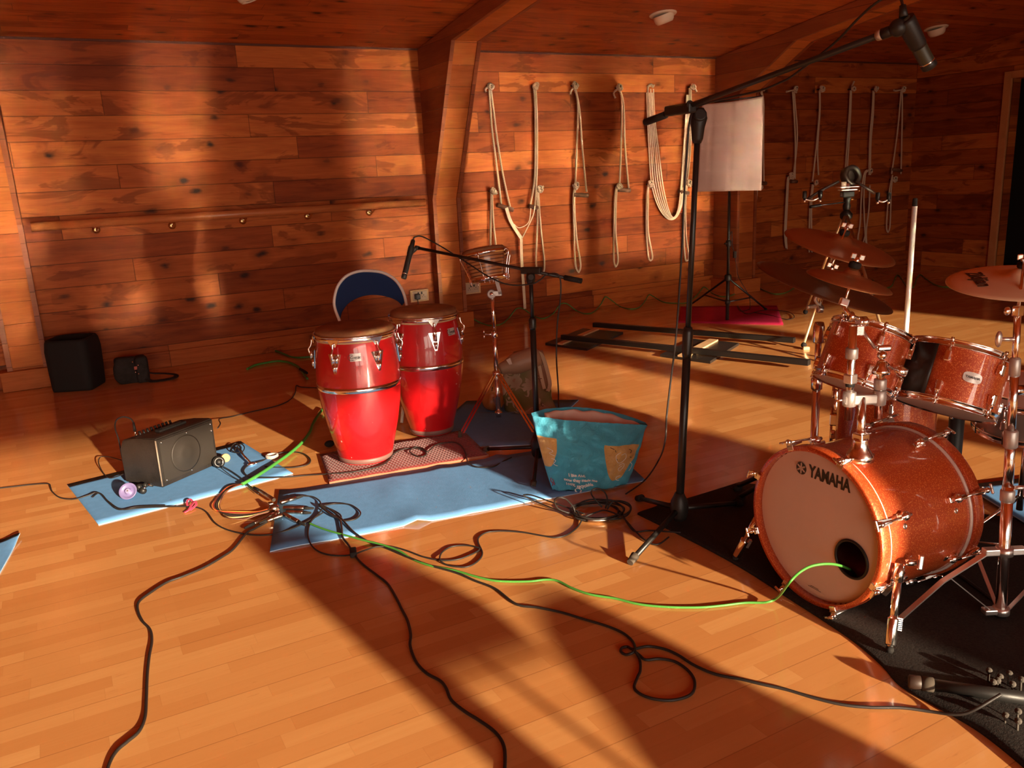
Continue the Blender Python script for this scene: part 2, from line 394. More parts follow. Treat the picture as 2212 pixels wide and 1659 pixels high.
# ================================================================ helpers for lettering
def text_bm(s,size,depth=.0006,bold=0.0,spacing=1.0):
    cu=bpy.data.curves.new('t','FONT'); cu.body=s; cu.size=size; cu.extrude=depth; cu.offset=bold; cu.align_x='CENTER'; cu.align_y='CENTER'; cu.space_character=spacing; cu.resolution_u=3
    o=bpy.data.objects.new('t',cu); COL.objects.link(o); dg=bpy.context.evaluated_depsgraph_get()
    me=bpy.data.meshes.new_from_object(o.evaluated_get(dg)); b=bmesh.new(); b.from_mesh(me)
    bpy.data.objects.remove(o); bpy.data.curves.remove(cu); bpy.data.meshes.remove(me); return b
def rope_mat(name,c,c2):
    m,nt,P=mat(name); q=N(nt); tc=q.n('ShaderNodeTexCoord'); sp=q.n('ShaderNodeSeparateXYZ'); q.l.new(tc.outputs['Object'],sp.inputs[0])
    w=q.m('SINE',q.m('ADD',q.m('MULTIPLY',sp.outputs[2],420.),q.m('MULTIPLY',sp.outputs[0],380.)))
    t=q.rng(w,-1,1); q.l.new(q.mix(t,(*c2,1),(*c,1)),P.inputs['Base Color']); P.inputs['Roughness'].default_value=.85; P.inputs['Specular IOR Level'].default_value=.15
    q.l.new(q.bump(t,.5,.002),P.inputs['Normal']); return m
M['rope']=rope_mat('cotton_rope',(.72,.58,.42),(.50,.38,.26))
M['web']=plain('cotton_webbing',(.74,.62,.46),.85,0,.15,(200,.3,.001),var=.08,vs=40)
M['dowel']=plain('dark_dowel',(.16,.07,.035),.6,var=.2,vs=30)
# ---------------------------------------------------------------- handrail
A=wl(66,486,WY-.16); B=wl(918,441,WY-.16); A.z=B.z=(A.z+B.z)/2
rail=thing('handrail',((A.x+B.x)/2,WY-.16,A.z),'long round wooden handrail fixed low across the timber wall','handrail')
b=MB(); b.cyl(A,B,.033,seg=20); b.build('rail',M['trim'],rail)
M['brass']=plain('brass',(.80,.62,.32),.25,1)
for px,py in((208,496),(372,487),(525,477),(665,467),(798,459)):
    c=wl(px,py,WY-.012); b=MB(); b.lathe([(.030,0),(.030,.006),(.012,.012)],c+V((0,.012,0)),(0,-1,0),16)
    b.tube(smooth([c,c+V((0,-.045,-.004)),V((c.x,WY-.150,A.z-.035)),V((c.x,WY-.16,A.z-.005))],4),.008,8); b.build('bracket',M['brass'],rail)
# ---------------------------------------------------------------- ceiling lamps
nrm=V((0,-SL,-1)).normalized()
def ceilpt(px,py):
    r=ray(px,py); return CO+r*((ZC+SL*WY-CH)/(r.z+SL*r.y))
M['lens']=plain('lamp_lens',(.75,.70,.62),.15,0,.6)
for px,py,lb in((532,-24,'round recessed eyeball lamp in the ceiling above the handrail'),(1432,30,'cream eyeball lamp in the ceiling between the two timber frames'),(2022,60,'cream eyeball lamp in the dark ceiling near the far door')):
    c=ceilpt(px,py); L=thing('ceiling_light',c,lb,'lamp','eyeball lamps in the ceiling')
    b=MB(); b.lathe([(.118,0),(.118,.006),(.108,.014),(.088,.014)],c,nrm,40,cap=True); b.build('flange',M['cream'],L)
    t=(nrm+V((.35,.1,0))).normalized()
    b=MB(); b.lathe([(.087,0),(.088,.03),(.080,.055),(.066,.072),(.060,.072),(.052,.050)],c+nrm*.004,t,32,cap=False); o=b.build('eyeball',M['cream'],L)
    b=MB(); b.lathe([(.058,.045),(.050,.062),(.03,.070),(.001,.073)],c+nrm*.004,t,24); b.build('lens',M['lens'],L)
# ---------------------------------------------------------------- wall sockets
def socket(px,py,lb,plug):
    c=wl(px,py,WY-.01); s=thing('wall_socket',c,lb,'socket')
    b=MB(); b.box(c+V((0,-.004,0)),(.185,.03,.112),bev=.004); b.build('pattress',M['wood'],s)
    b=MB(); b.box(c+V((0,-.024,0)),(.146,.010,.086),bev=.003); f=b.build('face_plate',plain('socket_cream',(.52,.38,.27),.45),s)
    b=MB()
    for dx in(-.036,.036):
        b.box(c+V((dx,-.0295,.004)),(.006,.002,.010))
        for k in(-1,1): b.box(c+V((dx+k*.011,-.0295,-.013)),(.009,.002,.004))
        b.box(c+V((dx*.45,-.031,.024)),(.014,.004,.020))
    b.build('socket_slots',M['black_plastic'],s)
    if plug:
        pc=c+V((-.036,-.05,-.003)); b=MB(); b.box(pc,(.048,.042,.052),bev=.008); b.tube(smooth([pc+V((0,0,-.024)),pc+V((0,-.01,-.08)),pc+V((.01,-.015,-.2)),pc+V((.03,-.03,-.345))],5),.004,8)
        b.build('plug',M['black_plastic'],None,'black mains plug pushed into the socket behind the congas','plug')
socket(905,638,'double wall socket with a black plug, left of the timber post',True)
socket(1018,622,'empty double wall socket right of the timber post, behind the bongos',False)
# ---------------------------------------------------------------- yoga ropes on the wall
def wp(p,off): return wl(p[0],p[1],WY-off)
def hang(name,lb,top,strands,handle=None,tail=None,r=.0095,grp='cotton ropes hanging on the timber wall',off=.05,knotdir=1):
    T=wp(top,.03); o=thing(name,T,lb,'rope',grp)
    b=MB(); b.cyl(T+V((0,.045,0)),T+V((0,-.045,0)),.007,seg=10); b.tube([T+V((0,-.045,0)),T+V((0,-.06,.004)),T+V((0,-.062,.022))],.006,8); b.build('hook',M['dark'],o)
    b=MB()
    for s in strands: b.tube(smooth([wp(p,off if i else .05) for i,p in enumerate(s)],6),r,8)
    b.build('strands',M['rope'],o)
    b=MB(); k=V((0,-.05,0))+T
    rn=random.Random(int(top[0]*7+top[1]))
    for i in range(4):
        a=rn.uniform(0,6.28); c=k+V((rn.uniform(-.012,.012),rn.uniform(-.006,.006),rn.uniform(-.014,.014)))
        ring=[c+V((.021*cos(t+a),.010*sin(2*t),.021*sin(t+a))) for t in [2*pi*j/10 for j in range(10)]]
        b.tube(smooth(ring,3,True),r*.92,8,closed=True)
    if tail:
        b.tube(smooth([k]+[wp(p,.055) for p in tail],5),[r]*(5*len(tail))+[r*1.25],8)
    b.build('knot',M['rope'],o)
    if handle:
        P,Q=wp(handle[0],off),wp(handle[1],off); dd=(Q-P).normalized(); b=MB(); b.cyl(P-dd*.022,Q+dd*.022,.021,seg=14); b.build('handle',M['dowel'],o)
    return o
Z='wall_rope'
hang(Z,'long rope with a toggle handle, first from the post, joined to the white strap',(1055,186),[[(1057,188),(1062,270),(1072,350),(1083,441)],[(1060,188),(1074,300),(1087,380),(1102,448)]],((1078,444),(1104,452)),[(1049,192),(1050,199)])
hang(Z,'long rope with a toggle handle, second from the post',(1152,186),[[(1153,188),(1156,250),(1155,380),(1146,441)],[(1157,188),(1160,260),(1160,360),(1156,443)]],((1146,446),(1157,448)),[(1158,184)])
hang(Z,'long rope hanging by itself above a crossed lower rope, third from the post',(1237,185),[[(1240,190),(1248,225),(1246,320),(1242,416)],[(1243,190),(1252,240),(1258,320),(1267,414)]],((1243,421),(1266,422)),[(1234,196),(1232,204)])
hang(Z,'long rope hanging inside the dark shadow stripe of the wall',(1333,190),[[(1335,192),(1343,215),(1342,310),(1338,405)],[(1338,192),(1347,225),(1350,310),(1358,407)]],((1338,410),(1357,411)),[(1326,200),(1329,212)])
hang(Z,'right hand rope of the thick draped bundle behind the tall stand',(1490,188),[[(1489,190),(1489,260),(1484,340),(1476,405)],[(1492,190),(1493,260),(1490,340),(1482,408)]],((1470,414),(1484,417)),[(1502,192),(1505,198)])
hang(Z,'rope looped beside the right edge of the white cloth',(1640,190),[[(1642,192),(1649,230),(1649,320),(1650,392)],[(1644,192),(1650,230),(1646,320),(1644,392)]],((1643,396),(1652,396)),[(1632,200),(1630,212)])
hang(Z,'rope in the dark bay with its knot end sticking left, first past the white cloth',(1713,194),[[(1715,196),(1718,230),(1722,300),(1713,388)],[(1712,196),(1715,240),(1718,310),(1717,386)]],((1711,392),(1718,392)),[(1703,197),(1699,198)])
hang(Z,'doubled rope with a round knot, opening into a narrow V in the dark bay',(1769,193),[[(1770,196),(1770,240),(1763,320),(1755,392)],[(1771,196),(1771,240),(1766,320),(1768,378)]],None,None)
hang(Z,'rope in the dark bay whose knot end points upward above the tripod device',(1836,193),[[(1837,195),(1835,240),(1830,310),(1826,366)],[(1839,195),(1837,250),(1833,320),(1830,366)]],None,[(1840,188),(1845,176)])
hang(Z,'straight rope with a neat round knot, second from the far end',(1886,193),[[(1886,196),(1884,240),(1879,300),(1877,378)],[(1888,196),(1886,250),(1881,310),(1880,378)]],None,None)
hang(Z,'doubled rope spread in an inverted V, nearest the far corner',(1944,194),[[(1946,196),(1945,215),(1938,290),(1926,376)],[(1947,196),(1949,215),(1948,300),(1946,376)]],((1929,366),(1945,368)),[(1936,196),(1931,195)])
Z='lower_rope'; G='short rope loops on the lower hooks'
hang(Z,'short rope loop on the lower hook nearest the post, dropping behind the bongos',(1060,413),[[(1061,415),(1060,470),(1060,560),(1064,590)],[(1063,415),(1066,480),(1074,560),(1072,586),(1064,590)]],None,[(1070,415),(1074,419)],grp=G)
hang(Z,'short rope loop hanging in an inverted V behind the low microphone boom',(1162,408),[[(1161,411),(1161,480),(1158,560),(1160,590)],[(1163,411),(1167,480),(1176,570),(1170,592),(1160,590)]],None,[(1168,406),(1174,403)],grp=G)
hang(Z,'short rope loop with a rounded end hanging below the crossed handles',(1241,402),[[(1242,404),(1238,430),(1240,500),(1243,570),(1250,589)],[(1243,404),(1241,440),(1245,510),(1254,570),(1250,589)]],None,[(1236,400)],grp=G)
hang(Z,'short rope loop in the dark stripe with a pinched lower end',(1332,402),[[(1331,404),(1328,430),(1326,500),(1326,560),(1330,577)],[(1333,404),(1331,430),(1330,500),(1335,560),(1330,577)]],None,[(1338,405)],grp=G)
hang(Z,'short rope loop under the left side of the draped bundle',(1400,398),[[(1400,400),(1397,430),(1396,500),(1401,555),(1406,563)],[(1401,400),(1400,430),(1400,500),(1409,552),(1406,563)]],None,None,grp=G)
hang(Z,'short rope loop just left of the tall stand pole',(1483,396),[[(1482,400),(1478,440),(1477,510),(1480,558),(1485,563)],[(1484,400),(1481,440),(1482,510),(1488,552),(1485,563)]],None,[(1490,395),(1492,404)],grp=G)
hang(Z,'narrow closed rope loop hanging below the white cloth',(1636,404),[[(1635,406),(1628,450),(1624,520),(1624,542),(1627,548)],[(1636,406),(1632,450),(1630,520),(1630,542),(1627,548)]],None,None,grp=G)
hang(Z,'thick doubled lower rope with a flicked tip in the dark bay',(1703,380),[[(1711,382),(1702,384),(1699,420),(1695,500),(1698,536)],[(1712,384),(1704,386),(1701,430),(1698,500),(1700,538)]],None,None,grp=G)
hang(Z,'straight lower rope left of the tripod device',(1755,396),[[(1755,398),(1750,440),(1748,500),(1748,545)],[(1757,398),(1753,440),(1753,500),(1754,545)]],None,None,grp=G)
hang(Z,'tangled lower rope hanging in several strands right of the tripod device',(1874,370),[[(1878,368),(1867,374),(1861,420),(1858,480),(1853,520),(1862,530),(1870,505)],[(1876,370),(1869,378),(1866,430),(1868,490),(1872,545)],[(1879,400),(1877,450),(1871,500),(1873,540)]],None,None,grp=G)
hang(Z,'pale closed lower rope loop nearest the far corner',(1926,388),[[(1928,378),(1923,400),(1918,440),(1915,490),(1918,502)],[(1928,380),(1925,410),(1924,450),(1922,490),(1918,502)]],None,None,grp=G)
# draped bundle of webbing
b=MB()
for i in range(6):
    k=i*3.2; off=.045+.010*(i%3)
    pts=[(1397+k*.9,200-(i%2)*8),(1399+k,260),(1403+k*1.35,340),(1408+k*1.5,400),(1424+k*1.2,450),(1446+k*.5,474-k*.25),(1466-k*.1,462-k*.5),(1480-k*.6,410),(1488-k*.8,340),(1491-k*.6,250),(1490-k*.4,205)]
    b.tube(smooth([wl(x,y,WY-off) for x,y in pts],5),0,flat=(.013,.004,(0,-1,0)))
b.build('webbing_bundle',M['web'],None,'thick bundle of cream webbing draped in a U between two hooks','strap')
bt=wl(1404,186,WY-.05); b=MB(); b.tube(smooth([bt+V((-.03,0,-.06)),bt+V((-.02,0,.0)),bt+V((.012,-.01,.015)),bt+V((.03,-.01,-.01)),bt+V((.045,-.01,.012))],5),.010,8); b.cyl(bt+V((0,.06,0)),bt+V((0,-.01,0)),.007,seg=10)
b.build('bundle_hook',[M['rope']],None,'hooked rope end holding the left side of the webbing bundle','rope')
# white strap
b=MB()
def strap(pts,w,off=.07): b.tube(smooth([wl(x,y,WY-off) for x,y in pts],6),0,flat=(w,.003,(0,-1,0)))
strap([(1094,449),(1104,480),(1127,516)],.034); strap([(1156,444),(1150,470),(1127,516)],.010,.075); strap([(1147,446),(1142,480),(1122,492),(1110,484)],.008,.06)
strap([(1126,516),(1127,560),(1131,620),(1134,667)],.030,.07)
b.build('strap',M['web'],None,'white cotton strap hung in a V between two toggles with a long tail','strap')
# ---------------------------------------------------------------- tripod with the white cloth
P=fl(1571,694)
st=thing('backdrop_stand',P,'black folding tripod stand holding a white cloth panel on the pink mat','stand')
top=at(1580,222,P); hub=at(1571,600,P); low=at(1571,652,P)
b=MB(); b.cyl(P+V((0,0,.015)),V((P.x,P.y,hub.z)),.016,seg=14); b.cyl(V((P.x,P.y,hub.z)),V((P.x,P.y,hub.z+.75)),.013,seg=12); b.cyl(V((P.x,P.y,hub.z+.7)),V((P.x,P.y,top.z)),.010,seg=12); b.build('pole',M['black_metal'],st)
zk=hub.z+.28
b=MB(); b.lathe([(.02,0),(.024,.01),(.024,.05),(.018,.06)],V((P.x,P.y,zk)),seg=14); b.cyl((P.x-.045,P.y,zk+.03),(P.x,P.y,zk+.03),.008); b.build('clamp',M['black_plastic'],st)
b=MB(); b.lathe([(.022,-.03),(.032,-.02),(.032,.02),(.022,.03)],V((P.x,P.y,hub.z)),seg=14); b.build('hub',M['black_plastic'],st)
right=V((cos(YAW),-sin(YAW),0)); fwd=V((sin(YAW),cos(YAW),0))
ends=[fl(1492,662),fl(1654,672),fl(1571,694)+V((0,-.02,0))]
F3=[]
for a in(200,320,80):
    pass
for e in (ends[0],ends[1]):
    b=MB(); b.cyl(V((P.x,P.y,hub.z)),e+V((0,0,.02)),.009,seg=10); lg=b.build('leg',M['black_metal'],st)
    b=MB(); b.cyl(e+V((0,0,.0)),e+V((0,0,.03)),.014,seg=10); b.build('foot',M['rubber'],lg)
    mid=V((P.x,P.y,hub.z)).lerp(e,.58); b=MB(); b.cyl(V((P.x,P.y,low.z)),mid,.007,seg=8); b.build('brace',M['black_metal'],st)
b=MB(); b.lathe([(.024,-.02),(.024,.02)],V((P.x,P.y,low.z)),seg=12); b.build('collar',M['black_plastic'],st)
# cloth
def clothm():
    m,nt,Pn=mat('white_cloth'); q=N(nt); tc=q.n('ShaderNodeTexCoord')
    Pn.inputs['Base Color'].default_value=(.56,.44,.40,1); Pn.inputs['Roughness'].default_value=.95; Pn.inputs['Specular IOR Level'].default_value=.0
    q.l.new(q.bump(q.noise(tc.outputs['Object'],9,4,.6),.2,.012),Pn.inputs['Normal']); return m
cor=[(1515,226),(1648,208),(1643,411),(1504,414)]
cp=[at(x,y,P)+V((-.02,-.03,0)) for x,y in cor]
b=MB(); nx,nz=28,40; g=[]
nrmC=((cp[1]-cp[0]).cross(cp[3]-cp[0])).normalized()
for j in range(nz+1):
    for i in range(nx+1):
        u,v=i/nx,j/nz; p=(cp[0]*(1-u)+cp[1]*u)*(1-v)+(cp[3]*(1-u)+cp[2]*u)*v
        cr=0
        for k in(.18,.5,.79): cr+=.009*exp(-abs(u-k)*42)
        for k in(.22,.48,.76): cr+=.009*exp(-abs(v-k)*55)
        cr+=.006*sin(7*u+3*v)+.005*sin(11*v-4*u)+.007*exp(-abs(v-.1+.5*(1-u)-.15)*40)*(u>.6)
        s=1 if v>.02 else 1; p=p+nrmC*cr+V((0,0,-.012*sin(pi*u)*(1-v)**3))
        g.append(p)
b.faces(g,[(j*(nx+1)+i,j*(nx+1)+i+1,(j+1)*(nx+1)+i+1,(j+1)*(nx+1)+i) for j in range(nz) for i in range(nx)],True)
cl=b.build('white_cloth',clothm(),None,'creased white cloth panel hung on the tripod stand','cloth')
md=cl.modifiers.new('th','SOLIDIFY'); md.thickness=.002
b=MB(); b.cyl(at(1516,224,P)+V((-.01,-.012,.0)),at(1647,208,P)+V((-.01,-.012,.0)),.006,seg=8); b.build('crossbar',M['black_metal'],st)
# hanging inline switch lead on that stand
b=MB(); q0=V((P.x,P.y,hub.z+.35)); pt=lambda x,y:at(x,y,P)
b.tube(smooth([q0,pt(1581,500),pt(1582,530),pt(1586,545)],5),.0035,6); b.box(pt(1587,550),(.03,.02,.06),bev=.004); b.tube(smooth([pt(1588,556),pt(1591,575),pt(1596,600),pt(1618,640),fl(1620,668)],5),.003,6)
b.tube(smooth([fl(1620,668,.02),fl(1600,672,.012),fl(1593,660,.02),fl(1612,678,.012),fl(1650,670,.012),fl(1700,673,.01),fl(1716,684,.008),fl(1700,690,.006),fl(1660,680,.012),fl(1628,675,.015)],6),.0035,6)
b.build('power_lead',M['cable'],None,'thin black lead with an inline switch trailing from the cloth stand','cable')
# ---------------------------------------------------------------- mats
def sheet(name,pts,th,material,lb,cat,wave=0,edge=None,group=None,zb=.0,res=28):
    """pts: four floor corners A,B,C,D; A-B is the near edge"""
    A_,B_,C_,D_=pts; b=MB(); gg=[]; n,k=res,10
    for j in range(k+1):
        for i in range(n+1):
            u,v=i/n,j/k; p=(A_*(1-u)+B_*u)*(1-v)+(D_*(1-u)+C_*u)*v
            h=0
            if callable(wave): h=wave(u,v)
            gg.append(V((p.x,p.y,zb+th+h)))
    m_=len(gg); low_=[V((p.x,p.y,zb+(p.z-zb-th))) for p in gg]
    q=[(j*(n+1)+i,j*(n+1)+i+1,(j+1)*(n+1)+i+1,(j+1)*(n+1)+i) for j in range(k) for i in range(n)]
    vs=gg+low_; fs=list(q)+[tuple(x+m_ for x in f[::-1]) for f in q]
    b.faces(vs,fs,True); b.bm.verts.ensure_lookup_table()
    b.mat(1)
    loop=[i for i in range(n+1)]+[j*(n+1)+n for j in range(1,k+1)]+[k*(n+1)+i for i in range(n-1,-1,-1)]+[j*(n+1) for j in range(k-1,0,-1)]
    vv=list(b.bm.verts)
    for a,c in zip(loop,loop[1:]+loop[:1]):
        f=b.bm.faces.new((vv[a],vv[a+m_],vv[c+m_],vv[c])); f.material_index=1
    return b.build(name,[material,edge or material],None,lb,cat,group)
fold=lambda c,w,h:(lambda u:h*exp(-((u-c)/w)**2))
sheet('yoga_mat',[fl(213,1135),fl(633,1025),fl(520,955),fl(145,1048)],.004,M['blue_mat'],'blue foam mat lying under the black amplifier','mat',lambda u,v:.004*exp(-((u-.985)/.03)**2),M['mat_edge'])
f1,f2,f3=fold(.33,.012,.016),fold(.49,.02,.006),fold(.665,.014,.013)
def wv(u,v):
    uu=u+.05*(v-.5)
    return f1(uu)*(.5+.5*v if False else 1-.5*v)+f2(uu)+f3(uu)+.004*max(0,sin(u*23))*(1-v)**2+.010*exp(-((u-.0)/.03)**2)*v
LA,LB=fl(583,1193),fl(1395,1039); LD=fl(604,1064); LC=LB+(LD-LA)*.96
sheet('yoga_mat',[LA,LB,LC,LD],.004,M['blue_mat'],'long creased blue foam mat in front of the red rug and under the blue bag','mat',wv,M['mat_edge'])
q0=fl(868,942); q1=fl(1052,978)
sheet('yoga_mat',[V((1.52,3.99,0)),V((2.06,3.66,0)),V((2.76,4.25,0)),V((2.18,4.68,0))],.006,M['blue_mat'],'blue foam mat in shadow beneath the bongo stand and low microphone stand','mat',None,M['mat_edge'],zb=.0)
e0=fl(45,1160)
sheet('yoga_mat',[fl(-60,1330),fl(0,1240),e0,fl(-90,1190)],.006,M['blue_mat'],'blue foam mat corner poking in at the left edge of the floor','mat',lambda u,v:.014*exp(-((1-u)**2+(1-v)**2)/.05),M['mat_edge'])
sheet('yoga_mat',[V((3.02,1.50,0)),V((3.80,1.10,0)),V((4.1,1.75,0)),V((3.27,2.02,0))],.006,M['blue_mat'],'blue foam mat on the floor behind the bass drum','mat',None,M['mat_edge'],zb=.012)
sheet('yoga_mat',[fl(1465,697),fl(1692,702),fl(1678,662),fl(1470,664)],.010,M['pink_mat'],'pink foam mat under the feet of the cloth stand','mat',None,M['pink_mat'])
def weave(name,c,c2,sc):
    m,nt,Pn=mat(name); q=N(nt); g=q.n('ShaderNodeNewGeometry'); sp=q.n('ShaderNodeSeparateXYZ'); q.l.new(g.outputs['Position'],sp.inputs[0])
    u=q.m('ADD',sp.outputs[0],q.m('MULTIPLY',sp.outputs[1],.13)); v=q.m('SUBTRACT',sp.outputs[1],q.m('MULTIPLY',sp.outputs[0],.13))
    t=q.m('MULTIPLY',q.rng(q.m('SINE',q.m('MULTIPLY',u,sc)),-1,1),q.rng(q.m('SINE',q.m('MULTIPLY',v,sc*.8)),-1,1))
    nz=q.noise(g.outputs['Position'],22,4); t2=q.m('ADD',q.m('MULTIPLY',t,.7),q.m('MULTIPLY',nz,.4),clamp=True)
    q.l.new(q.mix(t2,(*c2,1),(*c,1)),Pn.inputs['Base Color']); Pn.inputs['Roughness'].default_value=.95; Pn.inputs['Specular IOR Level'].default_value=.1; Pn.inputs['Sheen Weight'].default_value=.2
    q.l.new(q.bump(t,.8,.004),Pn.inputs['Normal']); return m
ra,rb,rc,rd=fl(712,1048),fl(1052,989),V((1.87,4.09,0)),fl(697,985)
ra=V((.99,3.735,0)); rb=V((1.80,3.635,0)); rc=V((1.875,4.10,0)); rd=V((1.075,4.19,0))
sheet('rug',[ra,rb,rc,rd],.012,weave('red_weave',(.34,.055,.050),(.12,.015,.015),330),'small red woven rug under the two congas','rug',lambda u,v:.0015*sin(30*u+4*v),plain('rug_edge',(.40,.15,.08),.9))
# black drum rug with a turned-up rippled near edge
pe=[(1377,1112),(1470,1158),(1560,1205),(1630,1246),(1700,1292),(1775,1340),(1850,1392),(1905,1440),(1945,1484),(2020,1527),(2100,1573),(2160,1617),(2235,1680),(2330,1760)]
near=[fl(*p) for p in pe]; n=len(near); far=[]
fa,fb=V((2.55,2.62,0)),V((3.75,.75,0))
near2=smooth(near,4); n=len(near2)
b=MB(); rows=18; gg=[]
for j in range(rows+1):
    v=j/rows; v2=v**1.6
    for i in range(n):
        u=i/(n-1); pf=fa.lerp(fb,u); p=near2[i].lerp(pf,v2)
        d_=(p-near2[i]).length
        h=.008+.016*exp(-((d_-.045)/.03)**2)*(0.35+.65*(0.5+.5*sin(u*17+1)))*min(1,u*5)+.005*sin(u*9+v*6)*exp(-d_*3)+.007*exp(-((d_-.13-.03*sin(u*8))/.03)**2)
        gg.append(V((p.x,p.y,max(h,.006))))
fs=[(j*n+i,j*n+i+1,(j+1)*n+i+1,(j+1)*n+i) for j in range(rows) for i in range(n-1)]
m0=len(gg); gg+= [V((p.x,p.y,.0008)) for p in gg]
fs+=[tuple(x+m0 for x in f[::-1]) for f in fs]
lp=list(range(n))+[j*n+n-1 for j in range(1,rows+1)]+[rows*n+i for i in range(n-2,-1,-1)]+[j*n for j in range(rows-1,0,-1)]
fs+=[(a,a+m0,c+m0,c) for a,c in zip(lp,lp[1:]+lp[:1])]
b.faces(gg,fs,True)
def carpet():
    m,nt,Pn=mat('black_carpet'); q=N(nt); g=q.n('ShaderNodeNewGeometry')
    nz=q.noise(g.outputs['Position'],160,4,.7); q.l.new(q.ramp(nz,[(.3,(.006,.005,.0045)),(.75,(.036,.028,.024))]),Pn.inputs['Base Color'])
    Pn.inputs['Roughness'].default_value=.8; Pn.inputs['Specular IOR Level'].default_value=.25; q.l.new(q.bump(nz,.9,.004),Pn.inputs['Normal']); return m
b.build('drum_rug',carpet(),None,'large black carpet with a rippled edge under the drum kit','rug')
# ---------------------------------------------------------------- low black frame: two boards and two bars
M['blackboard']=plain('black_board',(.018,.016,.015),.35,0,.5,var=.1)
def board(pts,lb):
    P4=[fl(*p) for p in pts]; b=MB(); b.prism([p+V((0,0,.001)) for p in P4],(0,0,.020)); return b,P4
for pts,stripe,lb in(([(1178,746),(1259,714),(1346,722),(1268,758)],((.30,.42),),'flat black board under the far ends of the two black bars'),([(1426,771),(1498,737),(1596,746),(1534,786)],((.36,.55),),'flat black board under the middle of the two black bars')):
    b,P4=board(pts,lb); cen=sum(P4,V())/4
    bd=thing('black_board',cen,lb,'board'); b.build('panel',M['blackboard'],bd)
    s=stripe[0]; b=MB(); z=V((0,0,.021))
    q=[P4[0].lerp(P4[3],s[0]),P4[0].lerp(P4[3],s[1]),P4[1].lerp(P4[2],s[1]),P4[1].lerp(P4[2],s[0])]
    b.prism([p+z for p in q],(0,0,.012)); b.build('wooden_strip',M['wood'],bd,'pale timber strip')
b0=[(fl(1283,714),fl(1716,750)),(fl(1215,741),fl(1748,800))]
for (p,q_),lb in zip(b0,('longer view of black metal bar, the one nearer the wall','black metal bar on the boards, nearer the camera')):
    b=MB(); p=p+V((0,0,.055)); q_=q_+V((0,0,.055)); b.box((p+q_)/2,(.05,(q_-p).length,.04),frame((0,0,1),(q_-p)),bev=.004); 
    b.build('black_bar',M['black_metal'],None,lb.replace('longer view of ','long '),'bar','black bars laid across the boards')
# ---------------------------------------------------------------- black bin / soft case, camera bag
P=(fl(128,848)+fl(221,842))/2; n_=V((0,1,0)); c=V((P.x,P.y+.16,0))
b=MB(); secs=[]; R_=frame((0,0,1),(.05,1,0))
def rr(w,d,r,seg=5):
    o=[]
    for cx,cy,a in((w/2-r,d/2-r,0),(-w/2+r,d/2-r,90),(-w/2+r,-d/2+r,180),(w/2-r,-d/2+r,270)):
        for k in range(seg+1): t=radians(a+90*k/seg); o.append(V((cx+r*cos(t),cy+r*sin(t),0)))
    return o
def loft(b,secs,closed_ends=(True,True),sm=True):
    rows=[[b.bm.verts.new(p) for p in s] for s in secs]; n=len(rows[0])
    for A_,B_ in zip(rows,rows[1:]):
        for i in range(n):
            f=b.bm.faces.new((A_[i],A_[(i+1)%n],B_[(i+1)%n],B_[i])); f.smooth=sm; f.material_index=b.mi
    if closed_ends[0]: b.bm.faces.new(rows[0][::-1]).material_index=b.mi
    if closed_ends[1]: b.bm.faces.new(rows[-1]).material_index=b.mi
    return b
rot=Matrix.Rotation(radians(-24),3,'Z')
prof=[(.0,.285,.28,.03),(.02,.30,.30,.05),(.15,.315,.31,.06),(.30,.32,.315,.06),(.365,.305,.30,.06),(.385,.285,.285,.06),(.383,.26,.26,.06),(.35,.25,.25,.06),(.22,.24,.24,.05)]
loft(b,[[rot@(p+V((0,0,0)))+c+V((0,0,z)) for p in rr(w,d,r)] for z,w,d,r in prof])
b.build('fabric_bin',plain('black_nylon',(.016,.014,.013),.75,0,.25,(160,.3,.001)),None,'open black fabric bin with rounded corners beside the timber post','bin')
P=fl(292,826); cb=thing('camera_bag',P,'small black shoulder bag slumped against the baseboard','bag')
b=MB(); fab=plain('bag_canvas',(.026,.022,.020),.8,0,.25,(60,.5,.006),var=.3,vs=20)
def blob(b,c,sx,sy,sz,seed,amp=.12,n=2.2):
    t=bmesh.new(); bmesh.ops.create_icosphere(t,subdivisions=4,radius=1)
    rn=random.Random(seed); ph=[rn.uniform(0,6.28) for _ in range(6)]
    for v in t.verts:
        q=v.co; k=1+amp*(sin(3.1*q.x+ph[0]+2*q.z)+sin(4.3*q.y+ph[1]-q.x)+sin(5.2*q.z+ph[2]+1.5*q.y))/2
        s=lambda x:copysign(abs(x)**(1/n*1.2),x)
        v.co=V((s(q.x)*sx*k,s(q.y)*sy*k,s(q.z)*sz*k)); 
        if v.co.z<-sz*.85: v.co.z=-sz*.85
    for f in t.faces: f.smooth=True
    b.add(t,Matrix.Translation(c+V((0,0,sz*.85))))
blob(b,P+V((-.03,.05,0)),.11,.085,.105,3); b.build('bag_body',fab,cb)
b=MB(); blob(b,P+V((.06,.02,0)),.05,.085,.11,5,.06); b.build('lid_flap',fab,cb)
b=MB(); b.tube(smooth([P+V((.07,-.03,.05)),P+V((.10,-.08,.012)),P+V((.18,-.12,.012)),P+V((.27,-.10,.014)),P+V((.29,-.03,.02)),P+V((.22,.03,.03)),P+V((.12,.03,.05)),P+V((.08,.02,.09))],6),0,flat=(.035,.005,(0,0,1))); b.build('shoulder_strap',fab,cb)
b=MB(); 
for x,z in((.0,.17),(.035,.14),(.01,.09),(.03,.075)): b.sph(P+V((x,-.062,z)),.006)
b.build('buckle',M['chrome'],cb)
b=MB(); b.box(P+V((.02,-.055,.12)),(.03,.01,.025),bev=.002); b.build('patch',plain('red_patch',(.45,.10,.06),.6),cb,'small red patch')
